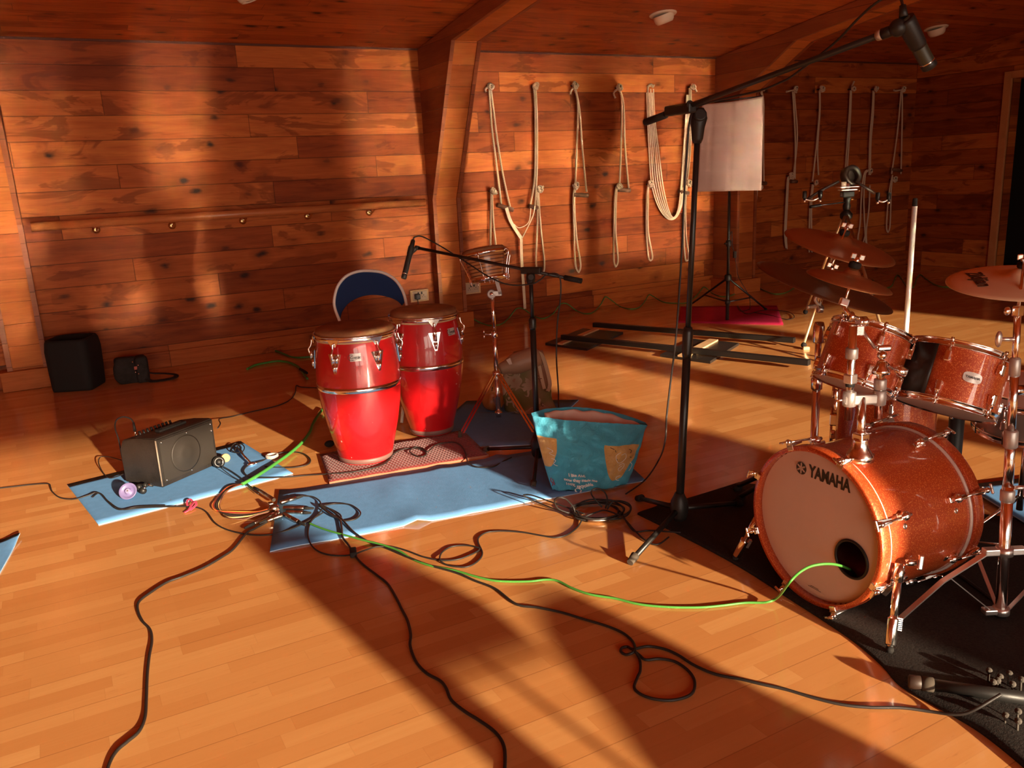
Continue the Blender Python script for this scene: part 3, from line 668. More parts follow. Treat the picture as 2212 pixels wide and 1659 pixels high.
# ---------------------------------------------------------------- folding chair
cd=5.02; ch=thing('folding_chair',V((1.62,4.80,0)),'folding chair with a crescent blue backrest behind the congas','chair')
def cp_(x,y,dz=0): return dp(x,y,cd+dz)
b=MB(); outer=[(733,692),(726,672),(724,650),(731,622),(748,601),(772,590),(798,588),(826,592),(850,606),(866,628),(874,652)]
inner=[(868,660),(858,650),(840,642),(815,637),(790,638),(768,645),(750,657),(738,674)]
poly=smooth([cp_(*p) for p in outer],3)+smooth([cp_(*p) for p in inner],3)
nv=CF*1.0
b.prism(poly,nv*.012); b.build('backrest',plain('navy_fabric',(.012,.035,.12),.8,0,.2,(90,.3,.001)),ch)
b=MB(); fr=[(748,760),(741,720),(733,692),(724,668),(722,648),(729,620),(746,598),(771,587),(798,585),(827,589),(852,603),(869,627),(877,654),(880,690),(882,760)]
b.tube(smooth([cp_(*p) for p in fr],4),.009,10); b.build('back_frame',M['white'],ch)
cx,cy=1.62,4.80
ft=fwd; rt=right
b=MB(); blc=V((cx,cy,.44))-ft*.10
poly=[blc+rt*(.20*cos(t))+ft*(.19*sin(t)) for t in [2*pi*i/28 for i in range(28)]]
b.prism(poly,(0,0,.025)); b.build('seat',plain('navy_seat',(.012,.035,.12),.7),ch)
for s in(-1,1):
    t0=cp_(748 if s<0 else 882,758); b=MB(); b.tube([t0,V((cx,cy,0))+rt*(.185*s)-ft*.28+V((0,0,.01))],.0095,10); lg=b.build('leg',M['white'],ch)
    b=MB(); b.tube([V((cx,cy,.45))+rt*(.17*s)-ft*.2,V((cx,cy,.01))+rt*(.175*s)+ft*.2],.0095,10); b.build('leg',M['white'],ch)
# ================================================================ combo amplifier
A0,B0,C0=fl(352,1057),fl(473,1004),fl(281,1040)
ex=(B0-A0).normalized(); wA=(B0-A0).length; ey=(C0-A0); ey=(ey-ex*ey.dot(ex)).normalized(); dA=.26; hA=.250
amp=thing('amplifier',(A0+B0)/2+ey*dA/2,'black combo amplifier standing on the left blue mat','amplifier')
def aw(x,y,z): return A0+ex*x+ey*y+V((0,0,z+.007))
M['vinyl']=plain('black_vinyl',(.019,.015,.012),.42,0,.5,(110,.55,.003),var=.3,vs=12)
b=MB(); side=[(0,0),(0,hA-.004),(.016,hA),(.13,hA-.012),(.235,hA-.03),(dA,hA-.075),(dA,0)]
b.prism([aw(0,y,z) for y,z in side],ex*wA)
bmesh.ops.bevel(b.bm,geom=[e for e in b.bm.edges],offset=.006,segments=2,affect='EDGES')
b.build('cabinet',M['vinyl'],amp)
m_,nt,Pn=mat('perforated_grille'); q=N(nt); tc=q.n('ShaderNodeTexCoord'); sp=q.n('ShaderNodeSeparateXYZ'); q.l.new(tc.outputs['Object'],sp.inputs[0])
uu=q.m('ADD',q.m('MULTIPLY',sp.outputs[0],float(ex.x)),q.m('MULTIPLY',sp.outputs[1],float(ex.y)))
t=q.m('MULTIPLY',q.m('SINE',q.m('MULTIPLY',uu,1100.)),q.m('SINE',q.m('MULTIPLY',sp.outputs[2],1100.)))
q.l.new(q.mix(q.rng(t,.1,.5),(.045,.036,.028,1),(.005,.005,.005,1)),Pn.inputs['Base Color']); Pn.inputs['Roughness'].default_value=.5; Pn.inputs['Metallic'].default_value=.3
b=MB(); mg=.018
b.prism([aw(mg,-.003,mg+.006),aw(wA-mg,-.003,mg+.006),aw(wA-mg,-.003,hA-mg),aw(mg,-.003,hA-mg)],ey*.008); g_=b.build('grille',m_,amp)
b=MB(); fc=aw(wA*.45,-.004,hA*.5)
b.lathe([(.090,0),(.092,.0012),(.085,.0015),(.045,.002),(.040,.004),(.02,.005)],fc,-ey,40); b.build('speaker_cone',m_,g_)
b=MB(); b.tube([aw(0,0,.01),aw(0,0,hA-.01)],.004,8); b.build('corner_trim',plain('worn_edge',(.20,.15,.11),.45),amp)
b=MB()
for x,z in((mg+.008,mg+.014),(wA-mg-.008,mg+.014),(mg+.008,hA-mg-.008),(wA-mg-.008,hA-mg-.008),(wA*.5,mg+.012),(wA*.5,hA-mg-.006),(wA-mg-.006,hA*.75)): b.sph(aw(x,-.006,z),.004)
b.build('screws',M['chrome'],amp)
b=MB(); b.box(aw(wA*.52,.105,hA-.004),(.17,.035,.012),frame((0,0,1),ey),bev=.003); b.mat(1); b.box(aw(wA*.52,.105,hA+.0035),(.12,.018,.003),frame((0,0,1),ey)); b.build('carry_handle',[M['rubber'],M['dark']],amp)
b=MB()
for i in range(9): b.cyl(aw(.09+i*.024,.205,hA-.035),aw(.09+i*.024,.215,hA-.008),.0065,seg=10)
b.build('control_knobs',M['black_plastic'],amp)
b=MB(); 
for x,y in((.06,.20),(.10,.08),(.14,.075),(.20,.14),(.26,.10)): b.sph(aw(x,y,hA-.012 if y<.1 else hA-.018),.0045)
b.build('studs',M['chrome'],amp)
jk=aw(.075,.225,hA-.03)
b=MB(); b.cyl(jk,jk+V((0,.002,.03)),.005,seg=8); b.mat(1); b.cyl(jk+V((0,0,.025)),jk+V((0,.004,.07)),.008,.005,seg=10); 
b.tube(smooth([jk+V((0,.004,.068)),jk+V((-.012,.006,.092)),jk+V((-.045,.01,.105)),jk+V((-.075,.015,.09)),jk+V((-.085,.02,.05)),jk+V((-.078,.03,-.01)),jk+V((-.075,.06,-.1)),jk+V((-.07,.07,-.2))],6),.0035,8)
b.build('jack_cable',[M['chrome'],M['cable']],None,'curved black jack cable plugged into the top of the amplifier','cable')
# ---------------------------------------------------------------- congas
def red(name):
    m,nt,Pn=mat(name); q=N(nt); tc=q.n('ShaderNodeTexCoord')
    nz=q.rng(q.noise(tc.outputs['Object'],34,2,.5),.735,.75); q.l.new(q.mix(nz,(.50,.006,.009,1),(.72,.42,.36,1)),Pn.inputs['Base Color'])
    Pn.inputs['Roughness'].default_value=.35; Pn.inputs['Coat Weight'].default_value=.8; Pn.inputs['Coat Roughness'].default_value=.04; return m
M['red']=red('red_lacquer')
M['hide']=plain('natural_hide',(.26,.115,.05),.6,0,.3,(18,.15,.004),var=.35,vs=9)
M['hidelip']=plain('hide_lip',(.50,.34,.18),.6,var=.1)
M['badge']=plain('badge_plate',(.62,.56,.52),.35,.4)
def conga(C,H,rr_,prof,lb,lug0,badge,badge_z):
    t=thing('conga',C,lb,'drum')
    b=MB(); b.lathe([(r,z) for z,r in prof],C,seg=56,cap=False); sh=b.build('shell',M['red'],t)
    b=MB(); b.lathe([(prof[0][1]+.001,.004),(prof[0][1]+.004,.006),(prof[1][1]+.0035,.030),(prof[1][1]-.002,.031)],C,seg=48); b.build('base_ring',plain('base_rubber',(.20,.10,.085),.5),t)
    def rad(z):
        for (z0,r0),(z1,r1) in zip(prof,prof[1:]):
            if z0<=z<=z1: return r0+(r1-r0)*(z-z0)/(z1-z0)
        return prof[-1][1]
    zb=.405
    b=MB(); b.lathe([(rad(zb-.014)+.0008,zb-.014),(rad(zb-.014)+.003,zb-.013),(rad(zb+.014)+.003,zb+.013),(rad(zb+.014)+.0008,zb+.014)],C,seg=56,cap=False); bd=b.build('steel_band',M['chrome'],t)
    # head, lip and crown
    b=MB(); R1=prof[-1][1]
    b.lathe([(R1+.002,H-.062),(R1+.006,H-.045),(R1+.010,H-.03),(R1+.006,H-.012),(R1-.02,H-.002),(R1-.045,H),(.0,H-.001)],C,seg=56,cap=False); b.build('head',M['hide'],t)
    b=MB(); b.lathe([(R1+.001,H-.066),(R1+.008,H-.064),(R1+.009,H-.056),(R1+.002,H-.053)],C,seg=56,cap=False); b.build('flesh_hoop',M['hidelip'],t)
    b=MB(); b.lathe([(R1+.007,H-.052),(R1+.015,H-.055),(R1+.018,H-.050),(R1+.017,H-.032),(R1+.011,H-.030),(R1+.011,H-.046)],C,seg=56,cap=False)
    b.tube([C+V(((R1+.017)*cos(a),(R1+.017)*sin(a),H-.033)) for a in [2*pi*i/56 for i in range(56)]],.0045,8,closed=True); b.build('crown_rim',M['chrome'],t)
    for k in range(6):
        a=lug0+k*pi/3; dr=V((cos(a),sin(a),0)); tn=V((-sin(a),cos(a),0)); zt=H-.052; zl=H-.142
        rl=rad(zl)
        b=MB()
        # Y shaped ear below the crown
        e=C+dr*(R1+.018)+V((0,0,zt)); b.prism([e+tn*.034+V((0,0,.012)),e-tn*.034+V((0,0,.012)),e-tn*.010-V((0,0,.024)),e+tn*.010-V((0,0,.024))],dr*.004)
        p=e+dr*.010-V((0,0,.006)); b.tube(smooth([p,e+dr*.016-V((0,0,.035)),C+dr*(rl+.030)+V((0,0,zl+.034)),C+dr*(rl+.020)+V((0,0,zl))],5),.0048,8)
        b.cyl(C+dr*(rl+.020)+V((0,0,zl+.024)),C+dr*(rl+.018)+V((0,0,zl-.012)),.0085,seg=6)
        ln=b.build('tension_lug',M['chrome'],t)
        b=MB(); z0=zl+.032; w=.034
        q=[C+dr*(rad(z0)+.001)+tn*w+V((0,0,z0)),C+dr*(rad(z0)+.001)-tn*w+V((0,0,z0)),C+dr*(rad(zl-.065)+.001)-tn*.006+V((0,0,zl-.065)),C+dr*(rad(zl-.065)+.001)+tn*.006+V((0,0,zl-.065))]
        b.prism(q,dr*.005); b.cyl(C+dr*(rl+.016)+V((0,0,zl-.02)),C+dr*(rl+.012)+V((0,0,zl-.055)),.010,.007,seg=10); b.build('lug_plate',M['chrome'],ln)
    # badge
    a=badge; z=badge_z; b=MB(); nn=7; q=[]
    for i in range(nn+1):
        aa=a+(i/nn-.5)*.046/rad(z)*1.15
        for zz in(z-.019,z+.019): q.append(C+V((cos(aa)*(rad(zz)+.0016),sin(aa)*(rad(zz)+.0016),zz)))
    b.faces(q,[(2*i,2*i+2,2*i+3,2*i+1) for i in range(nn)]); o=b.build('badge',M['badge'],t); md=o.modifiers.new('s','SOLIDIFY'); md.thickness=.0012
    tb=text_bm('Cosmic',.019,.0003,.0004,.85); dr=V((cos(a),sin(a),0)); tn=V((-sin(a),cos(a),0)); sl=(rad(z+.01)-rad(z-.01))/.02
    up=(V((0,0,1))+dr*sl).normalized(); X=tn if tn.dot(CR)>0 else -tn
    mx=Matrix((X,up,X.cross(up))).transposed().to_4x4(); mx.translation=C+dr*(rad(z)+.0035)+V((0,0,z))
    b=MB(); b.add(tb,mx,False); b.tube([mx@V((-.021+.013*cos(t_)*1.2,.0+.014*sin(t_),.0006)) for t_ in [radians(k) for k in range(50,320,20)]],.0011,6); b.tube([mx@V((x*.021,-.011+.004*sin(x*3),.0006)) for x in [-.9+.2*i for i in range(10)]],.0007,5)
    b.build('badge_lettering',plain('badge_ink',(.08,.06,.06),.5),o)
    return t
c1=V((1.266,3.992,.012)); c2=V((1.733,4.207,.012))
pr1=[(0,.133),(.03,.140),(.10,.158),(.20,.182),(.30,.200),(.38,.209),(.45,.211),(.52,.208),(.58,.201),(.655,.186)]
av=atan2(-c1.y,-c1.x)   # towards the camera
conga(c1,.700,0,pr1,'nearer red conga with a chrome band, left of the pair, standing on the red rug','',0,0) if False else None
conga(c1,.700,0,pr1,'nearer red conga with a centred badge, left one of the pair on the rug',av+radians(29)-pi/3*0,av-radians(2),.572)
pr2=[(0,.117),(.03,.124),(.10,.144),(.20,.170),(.30,.190),(.38,.200),(.45,.203),(.52,.200),(.58,.192),(.662,.174)]
av2=atan2(-c2.y,-c2.x)
conga(c2,.706,0,pr2,'farther red conga with its badge turned to the right edge, behind the first conga',av2+radians(15),av2+radians(48),.585)
# ---------------------------------------------------------------- bongos on a chrome stand
P=fl(1078,911); 
bs=thing('bongo_stand',P,'chrome double-braced stand holding the bongos beside the farther conga','stand')
T=at(1066,640,P); T=V((P.x,P.y,T.z))
def ax(z): return V((P.x,P.y,z))
def zat(y): return at(1072,y,P).z
b=MB(); b.cyl(ax(.03),ax(zat(800)),.0155,seg=18); b.cyl(ax(zat(800)),ax(zat(718)),.0135,seg=18); b.cyl(ax(zat(718)),ax(zat(640)),.0105,seg=18); b.lathe([(.017,0),(.020,.004),(.020,.028),(.017,.032)],ax(zat(728)),seg=18)
b.cyl(ax(zat(722)),ax(zat(722))+CR*(-.055),.005,seg=8); b.build('pole',M['chrome'],bs)
b=MB(); w=ax(zat(722))+CR*(-.06); b.sph(w+V((0,0,.014)),.010,sc=(.6,.6,1)); b.sph(w-V((0,0,.014)),.010,sc=(.6,.6,1)); b.build('wing_bolt',M['chrome'],bs)
zh=zat(807)
b=MB(); b.lathe([(.017,-.012),(.024,-.010),(.024,.012),(.017,.014)],ax(zh),seg=16); b.build('leg_collar',M['chrome'],bs)
for e in(fl(994,948),fl(1252,985)+V((0,0,0)),P+V((.12,.36,0))):
    e=V((e.x,e.y,.012)); d_=(e-ax(0)); d_.z=0; 
    if d_.length>.42: e=ax(0)+d_.normalized()*.40+V((0,0,.012)); d_=e-ax(0)
    tn=d_.cross(V((0,0,1))).normalized(); k=d_.normalized()
    b=MB()
    for s in(-1,1): b.tube([ax(zh)+k*.024+tn*.009*s,ax(zh).lerp(e,.94)+tn*.010*s,e+V((0,0,.022))+tn*.004*s],0,flat=(.012,.003,tuple(k.cross(tn)) ))
    lg=b.build('leg',M['chrome'],bs)
    b=MB(); b.cyl(e+V((0,0,.034)),e-V((0,0,.010)),.009,.012,seg=12); b.build('rubber_foot',M['greyrub'],lg)
    b=MB(); b.tube([ax(.055)+k*.016,ax(zh).lerp(e,.62)],0,flat=(.010,.003,(0,0,1))); b.build('brace',M['chrome'],bs)
b=MB(); b.lathe([(.016,-.01),(.022,-.008),(.022,.008),(.016,.01)],ax(.055),seg=14); b.build('lower_collar',M['chrome'],bs)
j=at(1062,637,P); j=ax(j.z+.004)
b=MB(); b.lathe([(.022,-.009),(.026,-.006),(.026,.006),(.022,.009)],j+CR*-.004,CF*-1+V((0,0,0)),20); b.box(j+CR*.025+V((0,0,.004)),(.056,.018,.030),frame((0,0,1),CF),bev=.003); b.build('tilter',M['grey_metal'],bs)
b=MB(); b.lathe([(.009,.006),(.011,.012),(.005,.014)],j+CR*-.004,-CF,12); b.build('tilter_screw',M['chrome'],bs)
bd_=depth(ax(.8))
arm0=dp(1078,630,bd_); arm1=dp(1072,604,bd_); b=MB(); b.tube([j+CR*.045,arm0+CR*.004,arm1],0,flat=(.020,.016,tuple(CF))); b.build('tilt_arm',M['grey_metal'],bs)
# drums: axis in the picture tips to the left
bcen_t=dp(1043,538,bd_); bcen_b=dp(1055,601,bd_)
axb=(bcen_t-bcen_b).normalized(); axb=(axb-CF*.10).normalized()
bg=thing('bongos',bcen_b,'pair of striped wood bongos with chrome rims, tilted on their stand','drum')
stripe_m,nt,Pn=mat('striped_shell'); q=N(nt); tc=q.n('ShaderNodeTexCoord')
vm=q.n('ShaderNodeVectorMath',operation='DOT_PRODUCT'); q.l.new(tc.outputs['Object'],vm.inputs[0]); vm.inputs[1].default_value=tuple(axb)
t=q.m('ADD',q.m('MULTIPLY',vm.outputs['Value'],330.),q.m('MULTIPLY',q.noise(tc.outputs['Object'],5,2),2.)); s_=q.rng(q.m('SINE',t),.35,.75)
q.l.new(q.mix(s_,(.50,.22,.085,1),(.14,.045,.02,1)),Pn.inputs['Base Color']); Pn.inputs['Roughness'].default_value=.3; Pn.inputs['Coat Weight'].default_value=.4
cx_=(CR-axb*CR.dot(axb)).normalized(); cz_=axb.cross(cx_)
if cz_.dot(CF)<0: cz_=-cz_
for off,rt_,rb_,hh in((cz_*0+V((0,0,0)),.118,.090,.168),(cz_*.245+cx_*.02,.104,.080,.160)):
    o=bcen_b+off
    b=MB(); b.lathe([(rb_,0),(rb_+.006,.03),((rb_+rt_)/2+.004,.08),(rt_-.004,hh-.03),(rt_-.008,hh-.012)],o,axb,40,cap=False); b.build('shell',stripe_m,bg)
    b=MB(); b.lathe([(rt_-.004,hh-.036),(rt_+.003,hh-.028),(rt_+.004,hh-.010),(rt_-.004,hh),(rt_-.02,hh+.003),(0.001,hh+.002)],o,axb,40,cap=False); b.build('head',M['hide'],bg)
    b=MB(); b.lathe([(rt_+.006,hh-.038),(rt_+.012,hh-.036),(rt_+.012,hh-.020),(rt_+.006,hh-.018)],o,axb,40,cap=False); b.build('rim',M['chrome'],bg)
    b=MB(); b.lathe([(rb_+.002,-.010),(rb_+.008,-.009),(rb_+.008,.009),(rb_+.002,.010)],o,axb,40,cap=False); b.build('bottom_ring',M['chrome'],bg)
    for k in range(4):
        a=radians(12+90*k); dr=cx_*cos(a)-cz_*sin(a)
        b=MB(); b.tube(smooth([o+axb*(hh-.022)+dr*(rt_+.012),o+axb*(hh-.04)+dr*(rt_+.024),o+axb*(hh*.5)+dr*((rt_+rb_)/2+.022),o+axb*.012+dr*(rb_+.016),o-axb*.025+dr*(rb_+.014)],5),.0042,8)
        b.box(o+dr*(rb_+.014),(.018,.018,.022),frame(axb,dr),bev=.003); b.build('tension_rod',M['chrome'],bg)
b=MB(); b.box(bcen_b+cz_*.11+axb*.07,(.05,.06,.05),frame(axb,cz_),bev=.004); b.build('centre_block',plain('dark_block',(.10,.035,.015),.4),bg)
# ---------------------------------------------------------------- microphone stands
def mic(name,lb,head_,tail_,clipdir,r=.012,body=None,cap_ring=True):
    """slim condenser-style body from tail_ to head_ (the grille end)"""
    body=body or M['black_metal']; ax_=(head_-tail_); L=ax_.length; n_=ax_.normalized()
    o=thing(name,tail_,lb,'microphone')
    b=MB(); b.lathe([(r*.55,0),(r*.78,.004),(r*.92,L*.2),(r,L*.32),(r,L*.86),(r*1.02,L*.87)],tail_,n_,24); b.build('body',body,o)
    b=MB(); b.lathe([(r*.98,L*.87),(r*.90,L*.875),(r*.90,L*.885),(r*1.0,L*.89)],tail_,n_,24,cap=False); b.build('ring',M['chrome'],o)
    b=MB(); b.lathe([(r*1.0,L*.89),(r*1.04,L*.90),(r*1.04,L*.985),(r*.9,L)],tail_,n_,24); b.build('grille',M['black_plastic'],o)
    return o
def knob(b,c,d,r=.012,l=.02): b.lathe([(r*.5,0),(r*.5,l*.4),(r,l*.45),(r*1.05,l*.9),(r*.8,l)],c,d,12)
# low boom stand by the congas
P=fl(1163,1000); dm=depth(V((P.x,P.y,.9)))
s1=thing('microphone_stand',P,'low black boom microphone stand between the bongos and the blue bag','stand')
zt=at(1147,604,P).z; A_=lambda z:V((P.x,P.y,z))
b=MB(); b.cyl(A_(.07),A_(at(1155,700,P).z),.0145,seg=16); b.lathe([(.0145,0),(.018,.012),(.018,.05),(.013,.06)],A_(at(1155,712,P).z),seg=16); b.cyl(A_(at(1155,690,P).z),A_(zt),.0095,seg=14); b.build('pole',M['black_metal'],s1)
b=MB(); b.lathe([(.020,-.055),(.030,-.04),(.034,0),(.034,.03),(.026,.05),(.016,.07)],A_(.085),seg=20); b.build('hub',M['black_plastic'],s1)
for e in(fl(1151,1062),fl(1040,975),P+V((.29,.16,0))):
    d_=(e-A_(0)); d_.z=0; e=A_(0)+d_.normalized()*min(.34,d_.length)
    b=MB(); b.cyl(A_(.085),e+V((0,0,.016)),.0095,seg=12); lg=b.build('leg',M['black_metal'],s1)
    b=MB(); k=(e-A_(.07)).normalized(); b.cyl(e+V((0,0,.018))-k*.022,e+V((0,0,.014))+k*.012,.0145,.012,seg=12); b.build('rubber_foot',M['greyrub'],lg)
pc=A_(zt)+V((0,0,.012)); pe_=dp(1256,607,depth(pc)-.12); ps=dp(905,536,depth(pc)+.27)
bdir=(ps-pe_).normalized(); pc2=pe_+bdir*((pc-pe_).dot(bdir)); 
b=MB(); b.lathe([(.018,-.03),(.020,-.02),(.022,.0),(.018,.022)],pc,V((0,0,1)),16); b.box(pc2+V((0,0,.002)),(.030,.105,.032),frame(V((0,0,1)),bdir),bev=.006); knob(b,pc-CF*.015-V((0,0,.005)),-CF,.016,.022); b.build('boom_clamp',M['black_plastic'],s1)
b=MB(); b.cyl(pe_,ps,.0075,seg=12); b.build('boom_arm',M['black_metal'],s1)
b=MB(); b.cyl(pe_,pe_+bdir*.085,.0125,seg=14); b.build('counterweight_grip',M['rubber'],s1)
mt,mh=dp(893,518,depth(ps)-.01),dp(872,602,depth(ps)-.04)
b=MB(); b.cyl(ps,ps+bdir*.02,.011,seg=12); b.tube([ps+bdir*.015,dp(896,539,depth(ps)),dp(889,545,depth(ps))],.011,10); b.lathe([(.015,0),(.016,.004),(.0155,.038),(.0145,.042)],mt.lerp(mh,.18),(mh-mt),16,cap=False); b.build('clip',M['black_plastic'],s1)
mic('microphone','black pencil microphone pointing down at the left end of the low boom',mh,mt,None,.0135)
def cab(name,pts,r,m,lb,k=8,cat='cable',grp=None):
    b=MB(); b.tube(smooth(pts,k),r,8); return b.build(name,m,None,lb,cat,grp)
B1=lambda x,y,o=0:dp(x,y,dm+o)
cab('microphone_cable',[mt+(mt-mh).normalized()*.002,B1(896,512,.25),B1(912,511,.25),B1(945,528,.22),B1(985,552,.17),B1(1020,575,.12),B1(1060,600,.06),B1(1100,615,.0),B1(1145,614,-.05),B1(1165,606,-.06),B1(1180,594,-.05),B1(1200,591,-.10),B1(1210,602,-.10),B1(1211,640,-.08),B1(1204,700,-.05),B1(1202,770,.0),B1(1206,840,.0),fl(1209,893,.02),fl(1230,905,.006),fl(1290,890,.005)],.0035,M['cable'],'thin black cable looped along the low boom and hanging down to the floor')
# tall overhead boom stand
P=fl(1467,1140); dt=depth(V((P.x,P.y,1.0)))
s2=thing('microphone_stand',P,'tall black overhead boom stand with one foot on the black drum rug','stand')
lean=at(1508,262,P)-V((P.x,P.y,0)); top=at(1508,262,P); Q0=V((P.x,P.y,.06)); Lz=lambda z: Q0.lerp(top,(z-.06)/(top.z-.06))
b=MB(); zj=at(1483,740,P).z; b.cyl(Lz(.06),Lz(zj-.04),.0155,seg=16); b.lathe([(.0155,0),(.019,.02),(.020,.10),(.015,.12)],Lz(zj-.06),top-Q0,16); b.cyl(Lz(zj),top,.0105,seg=14); b.build('pole',M['black_metal'],s2)
b=MB(); b.lathe([(.022,-.05),(.032,-.03),(.036,.0),(.034,.03),(.024,.05),(.018,.065)],Lz(.085),seg=20); b.build('hub',M['black_plastic'],s2)
for e in(fl(1365,1219),fl(1380,1084),P+V((.34,.02,0))):
    d_=(e-P); d_.z=0; e=P+d_.normalized()*min(.40,d_.length)
    b=MB(); b.cyl(Lz(.085),e+V((0,0,.017)),.0105,seg=12); lg=b.build('leg',M['black_metal'],s2)
    b=MB(); k=(e-Lz(.08)).normalized(); b.cyl(e+V((0,0,.02))-k*.025,e+V((0,0,.015))+k*.014,.0165,.013,seg=12); b.build('rubber_foot',M['greyrub'] if e.x<1.8 else M['rubber'],lg)
T2=depth(top)
e1=dp(1395,264,T2+.16); e2=dp(1905,74,T2-.84); bd2=(e2-e1).normalized()
b=MB(); b.lathe([(.014,-.075),(.020,-.06),(.024,-.02),(.032,.01),(.026,.03),(.018,.045)],top,top-Q0,18); cc=e1+bd2*((top+V((0,0,.05))-e1).dot(bd2)); b.box(cc,(.034,.15,.034),frame(V((0,0,1)),bd2),bev=.006); knob(b,top-CF*.018+V((0,0,.012)),-CF,.022,.02); knob(b,cc+bd2*.05-CF*.01,-CF,.012,.016); b.build('boom_clamp',M['black_plastic'],s2)
b=MB(); b.cyl(e1,e2,.0085,seg=14); b.build('boom_arm',M['black_metal'],s2)
b=MB(); b.cyl(e1,e1+bd2*.13,.013,seg=14); b.build('counterweight_grip',M['rubber'],s2)
D2=depth(e2)
b=MB(); b.cyl(e2-bd2*.012,e2+bd2*.004,.013,seg=14); b.build('locking_ring',M['grey_metal'],s2)
mt2,mh2=dp(1952,38,D2-.04),dp(2009,146,D2+.02)
b=MB(); b.cyl(e2,dp(1930,65,D2-.02),.014,seg=14); b.sph(dp(1940,60,D2-.03),.022); b.lathe([(.023,0),(.024,.01),(.021,.075),(.018,.085)],mt2.lerp(mh2,.03),(mh2-mt2),18); b.build('clip',M['black_plastic'],s2)
mic('microphone','thick black microphone on the high boom above the drum kit',mh2,mt2,None,.0185,plain('mic_olive',(.030,.032,.018),.45))
ct=dp(1950,12,D2-.04)
b=MB(); b.cyl(mt2,ct,.011,.008,seg=12); b.build('xlr_plug',M['black_plastic'],None,'black cable plug on the tail of the high microphone','plug')
X2=lambda x,y,o=0:dp(x,y,D2+o)
bb=lambda x,y:dp(x,y,T2+(D2-T2)*((x-1508)/(1905-1508)))
cab('microphone_cable',[ct,X2(1943,-4,0),X2(1915,-6,.02),X2(1885,12,.05),X2(1850,44,.12),X2(1800,95,.2),bb(1720,158),bb(1690,176),bb(1640,196),bb(1560,214),dp(1505,232,T2-.03),dp(1490,262,T2-.05),dp(1484,330,T2-.03),dp(1478,420,T2-.02),dp(1474,520,T2-.0),dp(1468,620,T2),dp(1460,730,T2),dp(1448,830,T2+.05),dp(1440,900,T2+.08),dp(1437,950,T2+.1),fl(1425,990,.06),fl(1395,1035,.02),fl(1352,1067,.006)],.0035,M['cable'],'black cable hanging from the high boom down to the coiled heap')
# ================================================================ drum kit
def sparkle():
    m,nt,Pn=mat('orange_sparkle'); q=N(nt); tc=q.n('ShaderNodeTexCoord')
    vo=q.n('ShaderNodeTexVoronoi'); vo.inputs['Scale'].default_value=520; q.l.new(tc.outputs['Object'],vo.inputs['Vector'])
    w=q.n('ShaderNodeSeparateColor'); q.l.new(vo.outputs['Color'],w.inputs[0])
    gr=q.noise(q.xyz(0,0,0),1)
    mp=q.n('ShaderNodeMapping'); mp.inputs['Scale'].default_value=(4,40,40); q.l.new(tc.outputs['Object'],mp.inputs[0]); nz=q.noise(mp.outputs[0],1.4,3)
    base=q.mix(nz,(.42,.045,.008,1),(.55,.080,.014,1)); fk=q.rng(w.outputs[0],.80,.95)
    q.l.new(q.mix(q.m('MULTIPLY',fk,.75),base,(1,.42,.14,1)),Pn.inputs['Base Color'])
    q.l.new(q.m('ADD',q.m('MULTIPLY',fk,.5),.22),Pn.inputs['Metallic']); Pn.inputs['Roughness'].default_value=.42
    bn=q.n('ShaderNodeBump'); bn.inputs['Strength'].default_value=.15; bn.inputs['Distance'].default_value=.002; q.l.new(w.outputs[1],bn.inputs['Height']); q.l.new(bn.outputs[0],Pn.inputs['Normal'])
    Pn.inputs['Coat Weight'].default_value=1; Pn.inputs['Coat Roughness'].default_value=.05; return m
M['sparkle']=sparkle()
M['skin']=plain('coated_head',(.62,.47,.38),.55,0,.4,var=.05,vs=4)
M['hoopgrey']=plain('flesh_hoop_grey',(.72,.66,.62),.35,.3)
M['ink']=plain('black_print',(.02,.015,.013),.4)
BC=V((1.963,1.695,.275)); BN=V((sin(radians(-88.5)),cos(radians(-88.5)),0)); BU=V((0,0,1)); BS=BN.cross(BU)
if BS.dot(CR)<0: BS=-BS
BL=.463
bd_=thing('bass_drum',V((2.2,1.69,.012)),'large orange sparkle bass drum with black maker lettering on its front head','drum')
def P_(x,a,r): return BC-BN*x+(BS*cos(a)+BU*sin(a))*r      # x back from the front plane, a=0 to picture right, 90 up
b=MB(); b.lathe([(.247,.038),(.2475,BL-.038)],BC,-BN,72,cap=False); b.lathe([(.241,BL-.038),(.241,.038)],BC,-BN,72,cap=False); b.build('shell',M['sparkle'],bd_)
for x0,lb in((0,None),(BL-.040,None)):
    b=MB(); b.lathe([(.246,x0),(.260,x0),(.262,x0+.003),(.262,x0+.037),(.260,x0+.040),(.246,x0+.040),(.246,x0)],BC,-BN,72,cap=False); b.build('hoop',M['sparkle'],bd_)
for x0 in(.042,BL-.052):
    b=MB(); b.lathe([(.248,x0),(.2545,x0+.001),(.2545,x0+.008),(.248,x0+.010)],BC,-BN,72,cap=False); b.build('flesh_hoop',M['hoopgrey'],bd_)
def onhead(px,py,x=.018):
    r=ray(px,py); t=(BC-BN*x-CO).dot(BN)/r.dot(BN); return CO+r*t
hc=onhead(1840,1208); hr=.056
